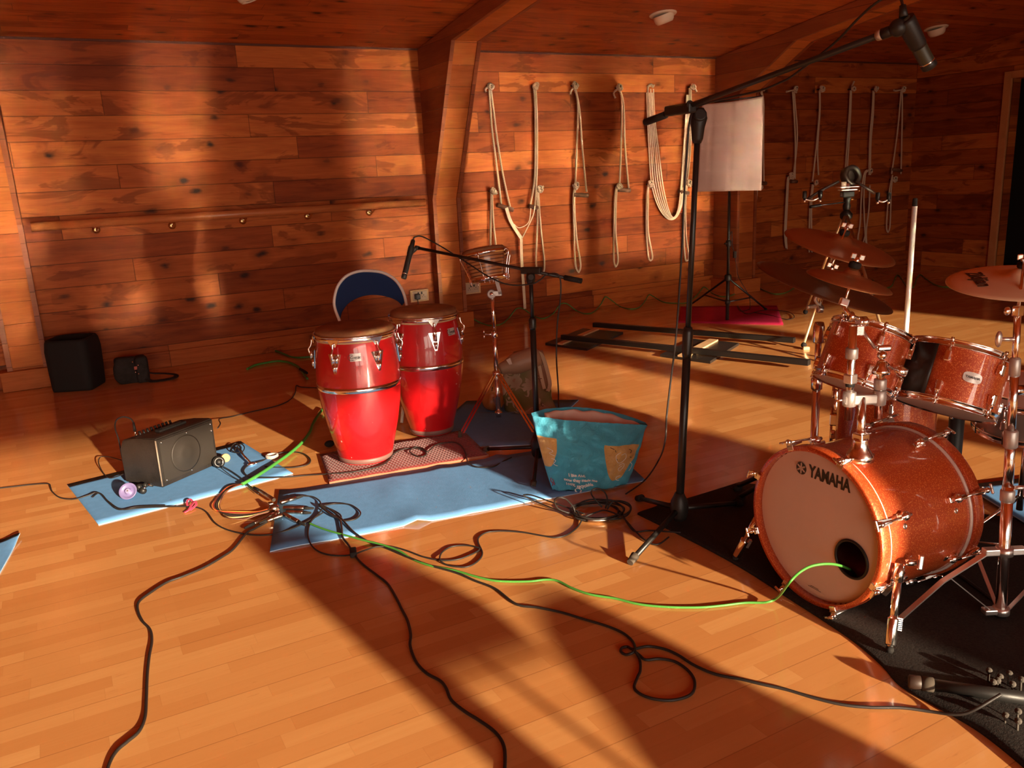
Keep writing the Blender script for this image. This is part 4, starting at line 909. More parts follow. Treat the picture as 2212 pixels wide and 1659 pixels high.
# head with its off-centre port
b=MB(); n=64; dh=hc-(BC-BN*.018); hx,hy=dh.dot(BS),dh.dot(BU)
def hp(x,y,dd=.018): return BC-BN*dd+BS*x+BU*y
vs=[]; fs=[]; K=6
for i in range(n):
    a=2*pi*i/n
    for k in range(K+1):
        t=k/K; ox,oy=.246*cos(a),.246*sin(a); ix,iy=hx+hr*cos(a),hy+hr*sin(a); vs.append(hp(ox*(1-t)+ix*t,oy*(1-t)+iy*t,.018 if k else .026))
for i in range(n):
    for k in range(K): fs.append((i*(K+1)+k,((i+1)%n)*(K+1)+k,((i+1)%n)*(K+1)+k+1,i*(K+1)+k+1))
b.faces(vs,fs,True); hd=b.build('front_head',M['skin'],bd_)
b=MB(); b.tube([hp(hx+(hr+.003)*cos(t),hy+(hr+.003)*sin(t),.016) for t in [2*pi*i/48 for i in range(48)]],.0045,8,closed=True); b.build('port_ring',M['black_plastic'],hd)
b=MB(); b.lathe([(.2,BL-.03),(.2461,BL-.03)],BC,-BN,48,cap=False); b.lathe([(.246,BL-.028),(.0,BL-.028)],BC,-BN,48,cap=False); b.build('batter_head',M['skin'],bd_)
b=MB(); blob(b,BC-BN*.25-V((0,0,.20)),.14,.16,.05,9); b.build('damping_cushion',plain('cushion',(.30,.12,.06),.8),bd_)
# lettering
t0,t1=onhead(1752,1031,.0175),onhead(1833,1064,.0175); X=(t1-t0).normalized(); ctr=onhead(1791,1033,.0172); hgt=(onhead(1749,1003)-t0).length
U=(BU-X*X.dot(BU)).normalized(); Z=X.cross(U)
mx=Matrix((X,U,Z)).transposed().to_4x4(); mx.translation=ctr
tb=text_bm('YAMAHA',.062,.0004,.0022,.98); xs=[v.co.x for v in tb.verts]; ys=[v.co.y for v in tb.verts]
tgt=(onhead(1838,1062)-onhead(1747,1028)).length; sx=tgt/(max(xs)-min(xs)); sy=hgt/(max(ys)-min(ys)); my=(max(ys)+min(ys))/2; mxx=(max(xs)+min(xs))/2
for v in tb.verts: v.co.x=(v.co.x-mxx)*sx; v.co.y=(v.co.y-my)*sy
b=MB(); b.add(tb,mx,False); b.build('maker_lettering',M['ink'],hd)
lc=onhead(1731,1011,.0172); R1=.0205; L2=lambda x,y,z=.0004: lc+X*x+U*y+Z*z
b=MB(); b.faces([L2(R1*cos(t),R1*sin(t)) for t in [2*pi*i/40 for i in range(40)]],[tuple(range(40))]); b.build('roundel',M['ink'],hd)
b=MB()
for k in range(3):
    a=radians(90+60*k); d_=X*cos(a)+U*sin(a); nn=X*-sin(a)+U*cos(a)
    b.prism([L2(0,0,.0007)+d_*s*R1*.95*1+nn*w for s,w in((-1,-.0008),(-1,.0008),(1,.0008),(1,-.0008))],Z*.0004)
    for s in(-1,1):   # tuning fork prongs
        c=L2(0,0,.0007)+d_*s*R1*.50
        for w0 in(-1,1): b.prism([c+nn*w0*.0020+d_*s*e*R1*.32+nn*w for e,w in((-1,-.0007),(-1,.0007),(1,.0007),(1,-.0007))],Z*.0004)
        b.prism([c-d_*s*R1*.32+nn*w0+d_*s*e for w0,e in((-.0028,0),(.0028,0),(.0028,.0012),(-.0028,.0012))],Z*.0004)
b.tube([L2(R1*1.09*cos(t),R1*1.09*sin(t),.0005) for t in [2*pi*i/40 for i in range(40)]],.0005,5,closed=True)
b.build('tuning_fork_emblem',M['skin'],hd)
b=MB(); s0=onhead(1759,1269,.0172)
for j,(txt) in enumerate(('DIST IN UK','MADE IN JAPAN')):
    pass
for j,w in enumerate((.030,.048)):
    rn=random.Random(j); x=-w/2
    while x<w/2:
        l=rn.uniform(.003,.007); b.prism([s0+X*(x+e)+U*(-.0045*j+f)+Z*.0004 for e,f in((0,0),(l,0),(l,.0016),(0,.0016))],Z*.0002); x+=l+.0014
b.build('small_print',M['ink'],hd)
def claw(fr,ang):
    """claw hook over the hoop with T rod back to the shell lug; fr True for the front"""
    x=lambda v: v if fr else BL-v
    tn=-BS*sin(ang)+BU*cos(ang); rd=BS*cos(ang)+BU*sin(ang)
    b=MB(); q=[P_(x(-.004),ang,.252),P_(x(-.004),ang,.268),P_(x(.03),ang,.2715),P_(x(.045),ang,.268)]
    for p,w,h in((P_(x(-.003),ang,.2575),.024,.018),):
        b.box(p,(w,.006,h),frame(rd,BN),bev=.002)
    b.prism([P_(x(-.006),ang,.262)+tn*.012,P_(x(-.006),ang,.262)-tn*.012,P_(x(.044),ang,.266)-tn*.007,P_(x(.044),ang,.266)+tn*.007],rd*.007)
    cl=b.build('claw_hook',M['chrome'],bd_)
    b=MB(); b.cyl(P_(x(-.030),ang,.278),P_(x(.105),ang,.270),.0038,seg=8); b.box(P_(x(-.026),ang,.279),(.034,.008,.008),frame(rd,BN),bev=.003); b.lathe([(.008,0),(.010,.006),(.006,.016)],P_(x(-.012),ang,.277),BN*(-1 if fr else 1),10); b.build('tension_rod',M['chrome'],cl)
    b=MB(); b.sph(P_(x(.112),ang,.262),.015,12,8,(1,1,1.0)); b.cyl(P_(x(.085),ang,.268),P_(x(.135),ang,.264),.0085,.006,seg=10); b.box(P_(x(.115),ang,.251),(.020,.05,.010),frame(rd,BN),bev=.003); b.build('lug',M['chrome'],cl)
for k in range(8):
    claw(True,radians(22.5+45*k)); claw(False,radians(22.5+45*k))
for px,py in((1953,1138),(2067,1102)):
    r=ray(px,py); best=None
    for ai in range(-60,90):
        for xi in range(0,46,1):
            p=P_(xi/100,radians(ai),.248); 
            w=p-CO; s=w.dot(CF)/FPX; e=((CX+w.dot(CR)/s)-px)**2+((CY+w.dot(CD)/s)-py)**2
            if best is None or e<best[0]: best=(e,xi/100,radians(ai))
    b=MB(); b.lathe([(.009,0),(.009,.002),(.005,.003),(.004,.0015)],P_(best[1],best[2],.2465),BS*cos(best[2])+BU*sin(best[2]),16); b.build('vent_grommet',M['chrome'],bd_)
# spurs
def spur(foot,top,lb):
    d_=(foot-top); L=d_.length; n_=d_.normalized()
    b=MB(); b.cyl(top,top+n_*L*.63,.0115,seg=16); b.lathe([(.015,0),(.0155,.004),(.0155,.075),(.013,.078)],top+n_*L*.56,n_,16); b.cyl(top+n_*L*.6,foot-n_*.018,.0075,seg=12); b.cyl(foot-n_*.04,foot-n_*.012,.0100,.0100,seg=12)
    sp_=b.build('spur',M['chrome'],bd_)
    b=MB(); b.lathe([(.0105,-.015),(.012,-.006),(.008,.002)],foot-n_*.002,n_,12); b.build('rubber_tip',M['rubber'],sp_)
    b=MB()
    for i in range(7): b.box(top+n_*L*(.57+.024*i)+CR*.018+CF*.004,(.012,.018,.0022),frame(n_,CR))
    b.build('thumb_screw',M['steel'],sp_)
    return sp_
ft=fl(1921,1412,.010); tp_=P_(.11,radians(-42),.262); ft=V((ft.x,ft.y,.012)); top_=dp(1941,1240,depth(ft)+.04)
spur(ft,top_,'')
b=MB(); br=P_(.105,radians(-33),.255); b.box(br,(.05,.045,.02),frame(br-BC,BN),bev=.004); b.cyl(top_-(ft-top_).normalized()*.03,top_+(ft-top_).normalized()*.02,.015,seg=14); b.tube([br,top_+V((0,0,.02)),top_],.010,8)
kk=dp(1955,1215,depth(top_)); b.lathe([(.007,0),(.010,.01),(.010,.03)],kk,CR,12); b.box(kk+CR*.045,(.012,.016,.045),frame(V((.25,.1,1)),CR),bev=.004); b.build('spur_bracket',M['chrome'],bd_)
f2=fl(1586,1215); f2=V((f2.x,f2.y,.012)); t2=P_(.11,radians(215),.262); t2=dp(1640,1110,depth(t2)); spur(f2,t2,'')
b=MB(); br=P_(.105,radians(213),.255); b.box(br,(.05,.045,.02),frame(br-BC,BN),bev=.004); b.tube([br,t2],.011,8); b.build('spur_bracket',M['chrome'],bd_)
# ---------------------------------------------------------------- tom holder
mb=fl(1857,985,.530); md_=depth(mb)-.0; W_=lambda x,y,o=0: dp(x,y,md_+o)
th=thing('tom_holder',mb,'chrome double tom holder rising from the top of the bass drum','drum hardware')
b=MB(); b.lathe([(.042,-.012),(.040,.004),(.032,.016),(.0235,.03),(.021,.05),(.021,.058)],mb+V((0,0,-.0)),seg=28); b.box(mb+V((0,0,.062)),(.036,.036,.022),bev=.003); b.build('base_socket',M['chrome'],th)
b=MB(); b.cyl(mb+V((0,0,.05)),W_(1862,872)+V((0,0,.02)),.0125,seg=18); b.build('post',M['chrome'],th)
pl=W_(1867,862); Rr=(CR-V((0,0,1))*CR.z).normalized()
b=MB(); b.box(pl,(.125,.030,.032),frame(V((0,0,1)),CF),bev=.006)
for s in(-.045,.045):
    b.lathe([(.017,-.020),(.0195,-.018),(.0195,.024),(.017,.026)],pl+Rr*s,seg=18)
b.build('yoke',M['grey_metal'],th)
b=MB(); wq=pl-Rr*.085; b.cyl(wq,pl-Rr*.06,.005,seg=8); b.sph(wq+V((0,0,.016)),.012,sc=(.5,.5,1.3)); b.sph(wq-V((0,0,.016)),.012,sc=(.5,.5,1.3)); b.build('wing_bolt',M['chrome'],th)
pL=pl-Rr*.045; pR=pl+Rr*.045
for p,zt_,nm in((pL,W_(1853,695).z,'left'),(pR,W_(1894,792).z,'right')):
    b=MB(); b.cyl(p-V((0,0,.062)),V((p.x,p.y,zt_)),.0118,seg=18); o=b.build('tom_post',M['chrome'],th)
    b=MB(); b.lathe([(.0165,0),(.0185,.003),(.0185,.03),(.0165,.033)],V((p.x,p.y,zt_-.065 if nm=='right' else zt_-.10)),seg=18); b.build('memory_lock',M['grey_metal'],o)
    b=MB(); b.lathe([(.013,-.004),(.0135,.0),(.0135,.008),(.011,.010)],V((p.x,p.y,pl.z+.045)),seg=16); b.build('sleeve',M['rubber'],o)
b=MB(); wl_=W_(1836,815); b.sph(wl_+V((0,0,.012)),.014,sc=(.55,.4,1.5),rot=Matrix.Rotation(.5,3,'Y')); b.sph(wl_-V((0,0,.010)),.010,sc=(.6,.4,1.3)); b.box(V((pL.x,pL.y,wl_.z)),(.03,.03,.03),bev=.004); b.build('wing_clamp',M['steel'],th)
b=MB(); bR=W_(1900,775); b.lathe([(.026,-.008),(.024,.004),(.016,.014),(.012,.03)],V((pR.x,pR.y,bR.z-.03)),seg=20); b.sph(V((pR.x,pR.y,bR.z+.018)),.014); b.box(W_(1909,752),(.046,.016,.018),frame(V((0,0,1)),CF),bev=.006); b.build('ball_clamp',M['chrome'],th)
bL=W_(1853,695)
b=MB(); b.box(bL-V((0,0,.025)),(.034,.03,.034),frame(V((0,0,1)),CF),bev=.004); b.lathe([(.014,0),(.016,.003),(.016,.012),(.011,.014),(.016,.016),(.016,.026),(.012,.03)],bL+Rr*.0+V((0,0,.0)),(Rr+CF*.2),16); b.build('top_clamp',M['chrome'],th)
b=MB(); b.cyl(W_(1861,712),W_(1890,752),.0055,seg=6); b.build('hex_arm',M['steel'],th)
# splash arm on the same holder
b=MB(); b.tube([W_(1856,690),W_(1836,682),W_(1822,660)],.007,8); b.cyl(W_(1822,660),W_(1845,588),.0038,seg=8); b.box(W_(1823,653),(.026,.018,.024),frame(W_(1836,618)-W_(1822,660),CF),bev=.003); b.lathe([(.012,0),(.016,.004),(.016,.012),(.013,.016)],W_(1832,684),CR,14); b.build('splash_arm',M['chrome'],th)
# ---------------------------------------------------------------- drums with hoops and lugs
def tom(name,lb,top,bot,r,nl,a0,badge=None,shell=None,split=True,hoop_h=.020,cat='drum',lughigh=None,headm=None):
    n_=(top-bot).normalized(); L=(top-bot).length; o=thing(name,bot,lb,cat); sm=shell or M['sparkle']
    sx=(CR-n_*CR.dot(n_)).normalized(); sy=n_.cross(sx)
    if sy.dot(CF)>0: sy=-sy          # sy points to the viewer
    pt=lambda h,a,rr_: bot+n_*h+(sx*cos(a)+sy*sin(a))*rr_
    b=MB(); b.lathe([(r,.008),(r,L-.008)],bot,n_,56,cap=False); b.build('shell',sm,o)
    for h0,h1 in((L-.020,L+.004),(-.004,.020)):
        up=1 if h1>L/2 else -1; e=h1 if up>0 else h0; f=h0 if up>0 else h1
        b=MB(); b.lathe([(r+.002,f),(r+.0085,f),(r+.0085,f+.003*up),(r+.0050,f+.004*up),(r+.0050,e-.003*up),(r+.0075,e-.001*up),(r+.0065,e),(r+.003,e),(r+.002,f+.004*up)],bot,n_,56,cap=False); b.build('rim',M['chrome'],o)
    b=MB(); b.lathe([(r+.0015,L-.002),(r-.006,L),(.001,L)],bot,n_,48,cap=False); b.build('head',headm or M['skin'],o)
    b=MB(); b.lathe([(r+.0015,.002),(r-.006,.0),(.001,.0)],bot,n_,48,cap=False); b.build('resonant_head',headm or M['skin'],o)
    for k in range(nl):
        a=a0+2*pi*k/nl
        for h,dirn,edge in(((L*.74,1,L-.008),(L*.26,-1,.008)) if split else ((L*.5,1,L-.008),)):
            rad_=(sx*cos(a)+sy*sin(a)); fr_=frame(n_,rad_)
            b=MB(); b.box(pt(h,a,r+.010),(.018,.020,.036),fr_,bev=.004); b.box(pt(h-dirn*.008,a,r+.010),(.024,.016,.014),fr_,bev=.004); b.cyl(pt(h,a,r+.014),pt(h+dirn*.028,a,r+.0135),.0058,seg=10); lg=b.build('lug',M['chrome'],o)
            b=MB(); b.cyl(pt(h,a,r+.0135),pt(edge+dirn*.010,a,r+.0125),.0032,seg=8); b.cyl(pt(edge+dirn*.004,a,r+.0125),pt(edge+dirn*.016,a,r+.0125),.0052,seg=6); b.box(pt(edge-dirn*.004,a,r+.010),(.018,.010,.010),fr_,bev=.002)
            if not split: b.cyl(pt(h,a,r+.0135),pt(.0,a,r+.0125),.0032,seg=8)
            b.build('tension_rod',M['chrome'],lg)
    if badge is not None:
        a,w,h_=badge; b=MB(); pts=[]
        for i in range(25):
            t=2*pi*i/24; ca=cos(t); sa=sin(t); xx=w/2*copysign(abs(ca)**.75,ca); yy=h_/2*copysign(abs(sa)**.55,sa)
            aa=a+xx/r; pts.append((aa,yy))
        vs=[pt(L*.5,a,r+.0028)]+[pt(L*.5+y_,aa,r+.0022) for aa,y_ in pts[:-1]]
        b.faces(vs,[(0,i,i%24+1) for i in range(1,25)]); g=b.build('oval_badge',M['badge'],o); md=g.modifiers.new('s','SOLIDIFY'); md.thickness=.0015
        rad_=sx*cos(a)+sy*sin(a); tn=-(sx*-sin(a)+sy*cos(a)); 
        if tn.dot(CR)<0: tn=-tn
        for txt,dy,sz in(('YAMAHA',.0,.011),):
            tb=text_bm(txt,sz,.0002,.0002); m3=Matrix((tn,n_,tn.cross(n_))).transposed().to_4x4(); m3.translation=pt(L*.5+dy,a,r+.0045); b=MB(); b.add(tb,m3,False); b.build('badge_lettering',M['ink'],g)
    return o,pt,n_,sx,sy
T1,B1_=dp(2076,757,2.78),dp(2038,884,2.78)
tr,ptR,nR,sxR,syR=tom('tom_drum','larger orange sparkle tom with an oval badge, right one of the rack toms',T1,B1_,.155,6,radians(68),(radians(97),.058,.034))
T2_,B2_=dp(1886,712,2.83),dp(1841,836,2.83)
tl,ptL,nL,sxL,syL=tom('tom_drum','smaller orange sparkle tom tilted to the right behind the chrome holder, left rack tom',T2_,B2_,.130,6,radians(98))
# tom mounts: a chrome tube plus a dark suspension plate on each drum
b=MB(); b.cyl(dp(1960,806,2.70),dp(1926,796,2.72),.019,seg=20); b.cyl(dp(1926,796,2.72),V((pR.x,pR.y,bR.z)),.0075,seg=10); b.build('mount_tube',M['chrome'],tr)
b=MB(); L_=(T1-B1_).length
for a in range(0,1):
    vs=[]; fs=[]; k=8
    for i in range(k+1):
        aa=radians(140+42*i/k)
        for h in(.02,L_-.02): vs.append(ptR(h,aa,.155+.010))
    fs=[(2*i,2*i+2,2*i+3,2*i+1) for i in range(k)]; b.faces(vs,fs,True)
g=b.build('suspension_plate',M['black_metal'],tr); g.modifiers.new('s','SOLIDIFY').thickness=.004
# floor tom
FT=V((2.72,2.02,0)); ftm,ptF,nF,sxF,syF=tom('floor_tom','orange sparkle floor tom standing behind the bass drum',V((FT.x,FT.y,.60)),V((FT.x,FT.y,.25)),.178,8,radians(20))
for a in(radians(-25),radians(95),radians(215)):
    b=MB(); b.cyl(ptF(.19,a,.200),ptF(-.10,a,.200),.0050,seg=10); b.tube([ptF(-.10,a,.200),ptF(-.17,a,.215),ptF(-.238,a,.215)],.0050,8); lg=b.build('leg',M['chrome'],ftm)
    b=MB(); b.cyl(ptF(-.226,a,.215),ptF(-.249,a,.215),.013,seg=12); b.build('rubber_foot',M['rubber'],lg)
    b=MB(); b.box(ptF(.14,a,.190),(.030,.030,.05),frame(V((0,0,1)),sxF*cos(a)+syF*sin(a)),bev=.005); b.build('leg_bracket',M['chrome'],lg)
# snare
sn,ptS,nS,sxS,syS=tom('snare_drum','grey metal snare drum behind the right hand cymbal stand',dp(2228,842,2.97),dp(2222,919,3.02),.178,10,radians(108),None,plain('snare_shell',(.38,.30,.26),.3,.75,var=.08),False)
b=MB(); sp0=ptS(.012,radians(112),.185); b.sph(sp0,.010); b.build('red_snare_cord',plain('red_cord',(.75,.03,.05),.5),sn,'small red cord end')
b=MB(); sc_=dp(2222,919,3.02); b.cyl(sc_-V((0,0,.02)),V((sc_.x,sc_.y,.10)),.012,seg=14); 
ss=thing('snare_stand',V((sc_.x,sc_.y,.012)),'chrome basket stand under the snare drum','stand'); b.build('pole',M['chrome'],ss)
for k in range(3):
    a=radians(40+120*k); dr=V((cos(a),sin(a),0)); b=MB(); b.tube([V((sc_.x,sc_.y,.16)),V((sc_.x,sc_.y,.016))+dr*.22],.007,8); b.build('leg',M['chrome'],ss)
    b=MB(); b.tube([sc_-V((0,0,.04)),sc_-V((0,0,.025))+dr*.17,sc_+dr*.187+V((0,0,.005))],.006,8); b.build('basket_arm',M['chrome'],ss)
# ---------------------------------------------------------------- cymbals
def cymbal_mat(name,c,rough=.28,metal=1):
    m,nt,Pn=mat(name); q=N(nt); tc=q.n('ShaderNodeTexCoord'); ln=q.n('ShaderNodeVectorMath',operation='LENGTH'); q.l.new(tc.outputs['Object'],ln.inputs[0])
    g=q.m('SINE',q.m('MULTIPLY',ln.outputs['Value'],2600.)); nz=q.noise(tc.outputs['Object'],6,3)
    q.l.new(q.mix(nz,(c[0]*.8,c[1]*.75,c[2]*.7,1),(*c,1)),Pn.inputs['Base Color']); Pn.inputs['Metallic'].default_value=metal; Pn.inputs['Roughness'].default_value=rough
    q.l.new(q.bump(g,.12,.001),Pn.inputs['Normal']); return m
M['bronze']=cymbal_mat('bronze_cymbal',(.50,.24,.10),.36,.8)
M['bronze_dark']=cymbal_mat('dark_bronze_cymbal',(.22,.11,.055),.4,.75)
M['sunlit_cym']=cymbal_mat('sunlit_cymbal',(1.0,.82,.56),.40,.3)  # base colour lightened to stand in for sunlight on the right hand cymbal
def cymbal(lb,C,n_,r,m,bell=.2,prof_h=.035):
    n_=n_.normalized(); b=MB(); pr=[(.004,prof_h+.006),(r*bell*.5,prof_h+.002),(r*bell*.85,prof_h-.008),(r*bell,prof_h-.016),(r*.45,prof_h-.021),(r*.7,prof_h-.027),(r*.92,prof_h-.034),(r,prof_h-.040)]
    pr=pr+[(rr_,h-.0014) for rr_,h in pr[::-1]]
    b.lathe(pr,C-n_*(prof_h-.040),n_,72,cap=False); o=b.build('cymbal',m,None,lb,'cymbal',origin=tuple(C)); return o
def topper(C,n_,m1=M['rubber'],host=None,name='cymbal_sleeve'):
    pass
k=lambda a: None
stB=V(dp(1771,670,3.03)); 
sB=thing('cymbal_stand',V((stB.x,stB.y,.010)),'chrome cymbal stand behind the small tom carrying the two tilted dark cymbals','stand')
Vp=lambda z:V((stB.x,stB.y,z))
rod0=dp(1772,662,3.03); nA=imgdir(1813,540,.356,-.934,-.22); nB=imgdir(1778,628,.40,-.90,-.16)
CA=dp(1813,533,3.03); CB=dp(1779,619,3.00)
b=MB(); b.cyl(Vp(.06),Vp(stB.z-.26),.0145,seg=18); b.cyl(Vp(stB.z-.28),Vp(stB.z-.05),.0115,seg=16); b.lathe([(.017,0),(.021,.004),(.021,.05),(.017,.055)],Vp(stB.z-.30),seg=16); b.lathe([(.020,0),(.022,.004),(.020,.06),(.016,.075)],Vp(stB.z-.12),seg=16); b.build('pole',M['chrome'],sB)
rA=CA+nA*.09; b=MB(); b.cyl(rod0,CB,.0045,seg=8); b.cyl(CB,rA,.0040,seg=8); b.build('cymbal_rod',M['chrome'],sB)
b=MB(); b.lathe([(.012,-.010),(.015,-.008),(.015,.008),(.012,.010)],rod0-V((0,0,.01)),CR,18); b.box(rod0+CR*-.03,(.05,.012,.014),bev=.004); b.tube(smooth([rod0+V((0,0,.0)),rod0+CR*-.02+V((0,0,.03)),rod0+CR*.012+V((0,0,.06))],4),.006,8); b.build('tilter',M['steel'],sB)
for e in(fl(1593,1062),Vp(0)+V((.34,.10,0)),Vp(0)+V((-.02,.36,0))):
    d_=e-Vp(0); d_.z=0; e=Vp(.015)+d_.normalized()*min(d_.length,.48); b=MB(); b.tube(smooth([Vp(.30)+d_.normalized()*.015,Vp(.30).lerp(e,.5)+V((0,0,.015)),e+V((0,0,.012))],4),.0105,10); lg=b.build('leg',M['black_metal'] if e.y>2.3 and e.x<2.5 and d_.y>0 and d_.x<.1 else M['chrome'],sB)
    b=MB(); b.sph(e+V((0,0,.004)),.017,sc=(1.5,1,1)); b.build('rubber_foot',M['rubber'],lg)
b=MB(); b.lathe([(.017,-.02),(.023,-.018),(.023,.018),(.017,.02)],Vp(.30),seg=16); b.box(Vp(.30)+CR*-.035,(.03,.012,.03),bev=.004); b.build('leg_collar',M['chrome'],sB)
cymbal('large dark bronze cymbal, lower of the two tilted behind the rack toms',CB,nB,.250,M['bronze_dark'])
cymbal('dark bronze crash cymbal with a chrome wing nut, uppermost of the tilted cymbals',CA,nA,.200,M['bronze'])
def felts(C,n_,s,h0,nm):
    b=MB(); b.lathe([(.016,h0),(.018,h0+.003),(.018,h0+.014),(.015,h0+.017)],C,n_,18); f=b.build('felt_washer',M['rubber'],s)
    b=MB(); b.lathe([(.009,h0+.017),(.010,h0+.022),(.007,h0+.034)],C,n_,14)
    x=(CR-n_*CR.dot(n_)).normalized()
    for q in(-1,1): b.box(C+n_*(h0+.034)+x*.013*q,(.017,.006,.018),frame(n_,x.cross(n_)),bev=.0028)
    b.build('wing_nut',M['chrome'],s)
felts(CA,nA,sB,.046,''); felts(CB,nB,sB,.046,'')
nC=imgdir(1836,614,.33,-.94,-.14); CC=dp(1834,609,md_)
cymbal('small thin splash cymbal between the two dark cymbals',CC,nC,.127,M['bronze'],.22,.02)
felts(CC,nC,th,.044,'')
# right hand cymbal with sunlight put into its colour, and its stand
P=fl(2160,1338); s3=thing('cymbal_stand',V((P.x,P.y,.010)),'thick chrome double braced cymbal stand in front of the right edge of the kit','stand')
tp=at(2199,672,P); Q1=V((P.x,P.y,.03)); ld=(tp-Q1); 
Lp=lambda y: Q1+ld*((at(2180,y,P).z-.03)/(tp.z-.03))
b=MB(); b.cyl(Lp(1335),Lp(1050),.0160,seg=20); b.cyl(Lp(1060),Lp(935),.0140,seg=20); b.cyl(Lp(940),Lp(800),.0120,seg=20); b.cyl(Lp(810),Lp(672),.0095,seg=18); b.build('pole',M['chrome'],s3)
for y,r_,h_ in((1072,.020,.034),(955,.0195,.050),(800,.015,.05)):
    b=MB(); b.lathe([(r_-.003,0),(r_,.004),(r_,h_),(r_-.003,h_+.004)],Lp(y+12),ld,18); c_=b.build('collar',M['grey_metal'],s3)
b=MB(); kx=Lp(730)-Rr*.05; b.cyl(Lp(732),kx,.006,seg=8); b.sph(kx,.024,sc=(.5,.35,1.0)); b.build('wing_screw',M['steel'],s3)
b=MB(); b.cyl(Lp(1055)+Rr*.015,Lp(1055)+Rr*.06,.007,seg=8); b.build('memory_clamp_screw',M['steel'],s3)
hz=Lp(1192)
b=MB(); b.lathe([(.017,-.014),(.025,-.012),(.025,.012),(.017,.014)],hz,ld,18); b.box(hz-Rr*.038,(.05,.028,.022),frame(V((0,0,1)),CF),bev=.004); b.box(hz+Rr*.038,(.05,.028,.022),frame(V((0,0,1)),CF),bev=.004); b.build('leg_collar',M['steel'],s3)
lz=Lp(1322); b=MB(); b.lathe([(.017,-.012),(.024,-.010),(.024,.010),(.017,.012)],lz,ld,18); b.box(lz-Rr*.03,(.05,.03,.018),frame(V((0,0,1)),CF),bev=.004); b.build('lower_collar',M['steel'],s3)
for e,kn in((fl(1935,1355),fl(2045,1250,.13)),(P+Rr*.42+V((0,.12,0)),None),(P+fwd*.45+Rr*.05,None)):
    d_=e-P; d_.z=0; e=P+d_.normalized()*min(d_.length,.52)+V((0,0,.018)); h0=hz+d_.normalized()*.05
    b=MB(); tn=d_.cross(V((0,0,1))).normalized(); b.tube([h0,h0.lerp(e,.5)+V((0,0,.02)),e],0,flat=(.020,.004,tuple(tn.cross(d_).normalized()))); lg=b.build('leg',M['steel'],s3)
    b=MB(); b.tube([lz+d_.normalized()*.03,h0.lerp(e,.42)+V((0,0,.014))],0,flat=(.012,.003,(0,0,1))); b.build('brace',M['steel'],lg)
    b=MB(); b.sph(e-V((0,0,.004)),.015); b.build('rubber_foot',M['rubber'],lg)
nR3=imgdir(2205,616,.12,-1,-.27); CR3=dp(2207,610,2.50)
cyR=cymbal('bronze cymbal, sunlight put into its colour, with dark script at the right edge of the photo',CR3,nR3,.205,M['sunlit_cym'],.19,.03)
b=MB(); b.cyl(tp,CR3+nR3*.075,.0045,seg=8); b.build('cymbal_rod',M['chrome'],s3)
b=MB(); jt=dp(2190,655,2.46); b.box(tp,(.03,.02,.03),bev=.004); b.sph(tp+CR*-.03,.012,sc=(1,.7,1)); b.build('tilter',M['chrome'],s3)
felts(CR3,nR3,s3,.045,'')
# script on the cymbal, parallel to its rim
def onplane(px,py,C,n_): 
    r=ray(px,py); return CO+r*((C-CO).dot(n_)/r.dot(n_))
tc_=onplane(2113,606,CR3+nR3*.010,nR3); rd_=(tc_-CR3).normalized(); tn_=nR3.cross(rd_)
if tn_.dot(CF)<0: tn_=-tn_
Yd=-rd_; Xd=tn_; Zd=Xd.cross(Yd)
if Zd.dot(nR3)<0: Xd=-Xd; Zd=Xd.cross(Yd)
tb=text_bm('Zildjian',.056,.0002,.0016); m3=Matrix((Xd,Yd,Zd)).transposed().to_4x4(); m3.translation=tc_+nR3*(-.0075+.0012)
for v in tb.verts: v.co.x+=v.co.y*.35
ns=[]
for v in tb.verts:
    p=m3@v.co; rr_=((p-CR3)-nR3*(p-CR3).dot(nR3)).length
    pr=[(0,.0),(.205*.45,.009-.010),(.205*.7,-.007),(.205*.92,-.014),(.205,-.020)]
    # height of the bow at this radius relative to the centre plane (prof_h=.03, origin shifted by .01)
    tab=[(.205*.19,.024),(.205*.45,.019),(.205*.7,.013),(.205*.92,.006),(.205,.0)]
    h=tab[0][1]
    for (r0,h0),(r1,h1) in zip(tab,tab[1:]):
        if r0<=rr_<=r1: h=h0+(h1-h0)*(rr_-r0)/(r1-r0)
    q=CR3+(p-CR3)-nR3*(p-CR3).dot(nR3)+nR3*(h+.0014+max(0,v.co.z)); ns.append(q)
for v,q in zip(tb.verts,ns): v.co=q
b=MB(); b.add(tb,None,False); o=b.build('script_lettering',M['ink'],cyR)
# arm from the stand to the larger tom
b=MB(); a0=ptR(L_*.55,radians(20),.165); b.box(a0,(.03,.03,.06),frame(nR,sxR*cos(.35)+syR*sin(.35)),bev=.005); b.cyl(a0,a0+CR*.06+V((0,0,0)),.017,seg=18); b.build('right_mount',M['chrome'],tr)
# black padded post behind
b=MB(); pb=fl(2058,1010); pb=dp(2060,985,3.25); b.lathe([(.026,0),(.028,.02),(.028,pb.z*0+.62),(.02,.64)],V((pb.x,pb.y,.010)),seg=20); b.build('padded_post',M['black_plastic'],None,'black padded post standing behind the bass drum beside the floor tom','post')
# ---------------------------------------------------------------- white pole
P=fl(1951,800); tpole=at(1962,446,P)
wpz=thing('white_pole',P,'tall white tube with a black tip standing behind the drum kit','pole')
b=MB(); b.cyl(P+V((0,0,.03)),V((P.x,P.y,tpole.z)),.0165,seg=20); b.build('tube',M['white'],wpz)
b=MB(); b.lathe([(.014,0),(.016,.004),(.015,.045),(.010,.052)],V((P.x,P.y,tpole.z)),seg=18); b.build('tip',M['rubber'],wpz)
b=MB(); b.lathe([(.13,0),(.13,.012),(.03,.03),(.018,.04)],P,seg=32); b.build('base',M['black_metal'],wpz)
